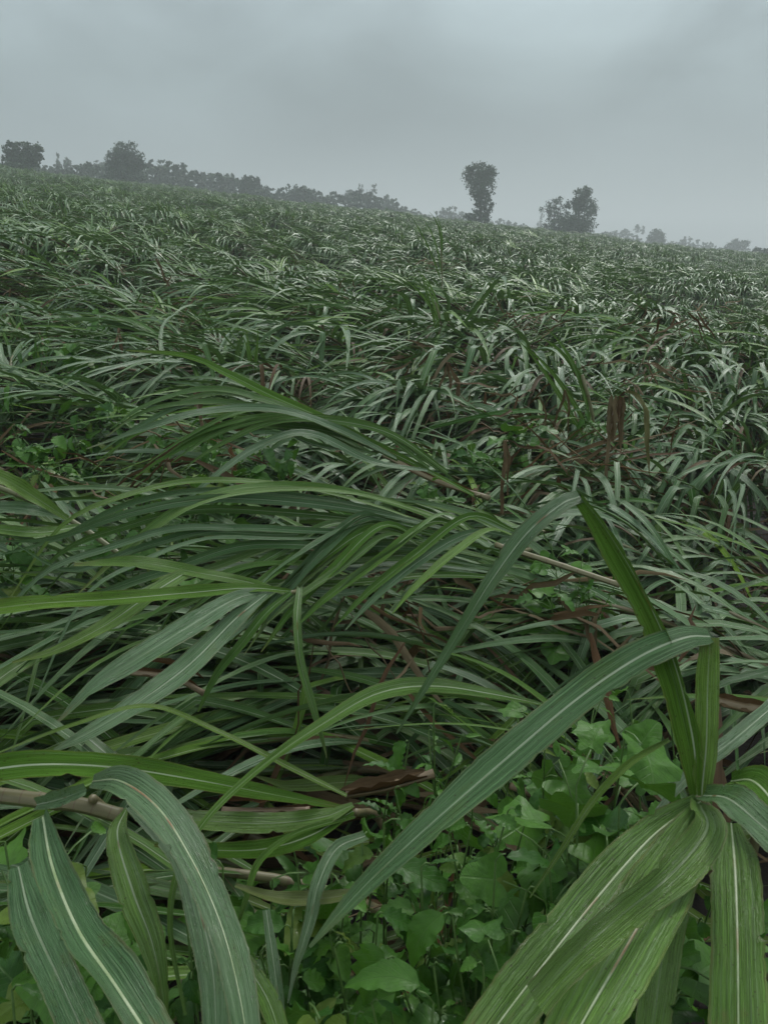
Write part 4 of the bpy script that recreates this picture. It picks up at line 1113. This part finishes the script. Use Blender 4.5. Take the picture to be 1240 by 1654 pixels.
tree('broadleaf_tree', 115, [(202, 243, 20, 12), (190, 256, 17, 13), (214, 256, 18, 14), (202, 264, 24, 15), (220, 266, 15, 12), (182, 268, 14, 9), (200, 284, 32, 16)], 202, 'big rounded leafy tree on the left skyline', 3600, .42)
tree('broadleaf_tree', 135, [(397, 294, 9, 9), (409, 294, 9, 9), (403, 308, 14, 12), (418, 294, 3, 8)], 405, 'square crowned tree above the distant tree line', 1600, .42)
tree('broadleaf_tree', 150, [(484, 310, 16, 10), (498, 316, 14, 10), (470, 322, 18, 10), (490, 326, 22, 10)], 486, 'low domed tree in the middle of the tree line', 1600, .6)
tree('conifer_tree', 170, [(95, 260, 3, 9), (95, 270, 6, 8)], 95, 'small pointed tree beside the flat topped tree', 400, .5, 3)
tree('broadleaf_tree', 170, [(109, 266, 6, 8), (110, 274, 6, 6)], 110, 'small blocky tree right of the pointed one', 400, .5, 3)
tree('broadleaf_tree', 190, [(141, 274, 5, 7), (152, 272, 6, 6), (162, 268, 12, 8)], 150, 'low bushy tree leading into the big rounded one', 500, .55, 3)
tree('broadleaf_tree', 200, [(565, 314, 8, 7), (563, 322, 8, 6)], 565, 'small round crowned tree above the tree line', 500, .6, 3)
tree('bare_tree', 205, [(583, 306, 5, 8), (603, 306, 9, 7)], 592, 'thin tree with wispy twin tops in the tree line', 120, .6, 14)
tree('broadleaf_tree', 230, [(1058, 381, 12, 9), (1060, 388, 12, 8)], 1058, 'small dark round tree on the right skyline', 900, .7, 3)
tree('broadleaf_tree', 260, [(1195, 394, 14, 8), (1180, 400, 12, 6)], 1195, 'small flat bushy tree near the right edge', 700, .75, 3)
tree('broadleaf_tree', 330, [(1010, 376, 10, 6), (1030, 372, 8, 8), (985, 380, 12, 6)], 1010, 'pale hazy trees behind the small dark round tree', 500, .9, 8)
tree('broadleaf_tree', 140, [(1228, 408, 14, 8)], 1230, 'dark shrub against the sky at the right edge', 500, .5, 3)
tree('broadleaf_tree', 330, [(874, 350, 4, 12), (870, 362, 6, 8)], 872, 'very pale tree just behind the sparse tree', 200, .8, 4)

def treeline():
    rs = np.random.RandomState(3)
    prof = [(0, 268), (60, 272), (140, 276), (232, 268), (262, 270), (300, 280), (330, 288), (350, 286), (375, 290), (420, 306), (440, 312), (470, 310), (520, 314), (560, 320), (600, 318), (630, 326), (660, 342),
            (700, 348), (715, 341), (735, 344), (760, 352), (820, 362), (870, 370), (960, 374), (1010, 379), (1060, 388), (1090, 388), (1140, 396), (1160, 404), (1245, 402)]
    xs, ysv = zip(*prof)
    blobs = []
    for px in np.arange(-60, 1300, 7.0):
        D = float(np.interp(px, [0, 600, 700, 1240], [140, 155, 220, 330])) * rs.uniform(.92, 1.1)
        ty = np.interp(px, xs, ysv) - (2 if px < 760 else 0) + 3.0 * math.sin(px * .11) * math.sin(px * .037 + 1) + rs.normal(0, 2.6); s = D / FPX
        depth = float(np.interp(px, [0, 230, 600, 660, 1240], [9, 16, 16, 9, 8]))
        for q in range(5):
            cy_ = ty + depth * (.3 + .8 * q); r = depth * .5 * rs.uniform(.8, 1.3)
            blobs.append((at(px, cy_, D), (r * s * 1.3, r * s * 1.6, r * s)))
    c = leaf_cloud(blobs, 80000, .5, rs)
    o = link('distant_woods', new_mesh('distant_woods', *c, .5, 0.0, smooth=False), M_TREE); tag(o, kind='stuff')
treeline()
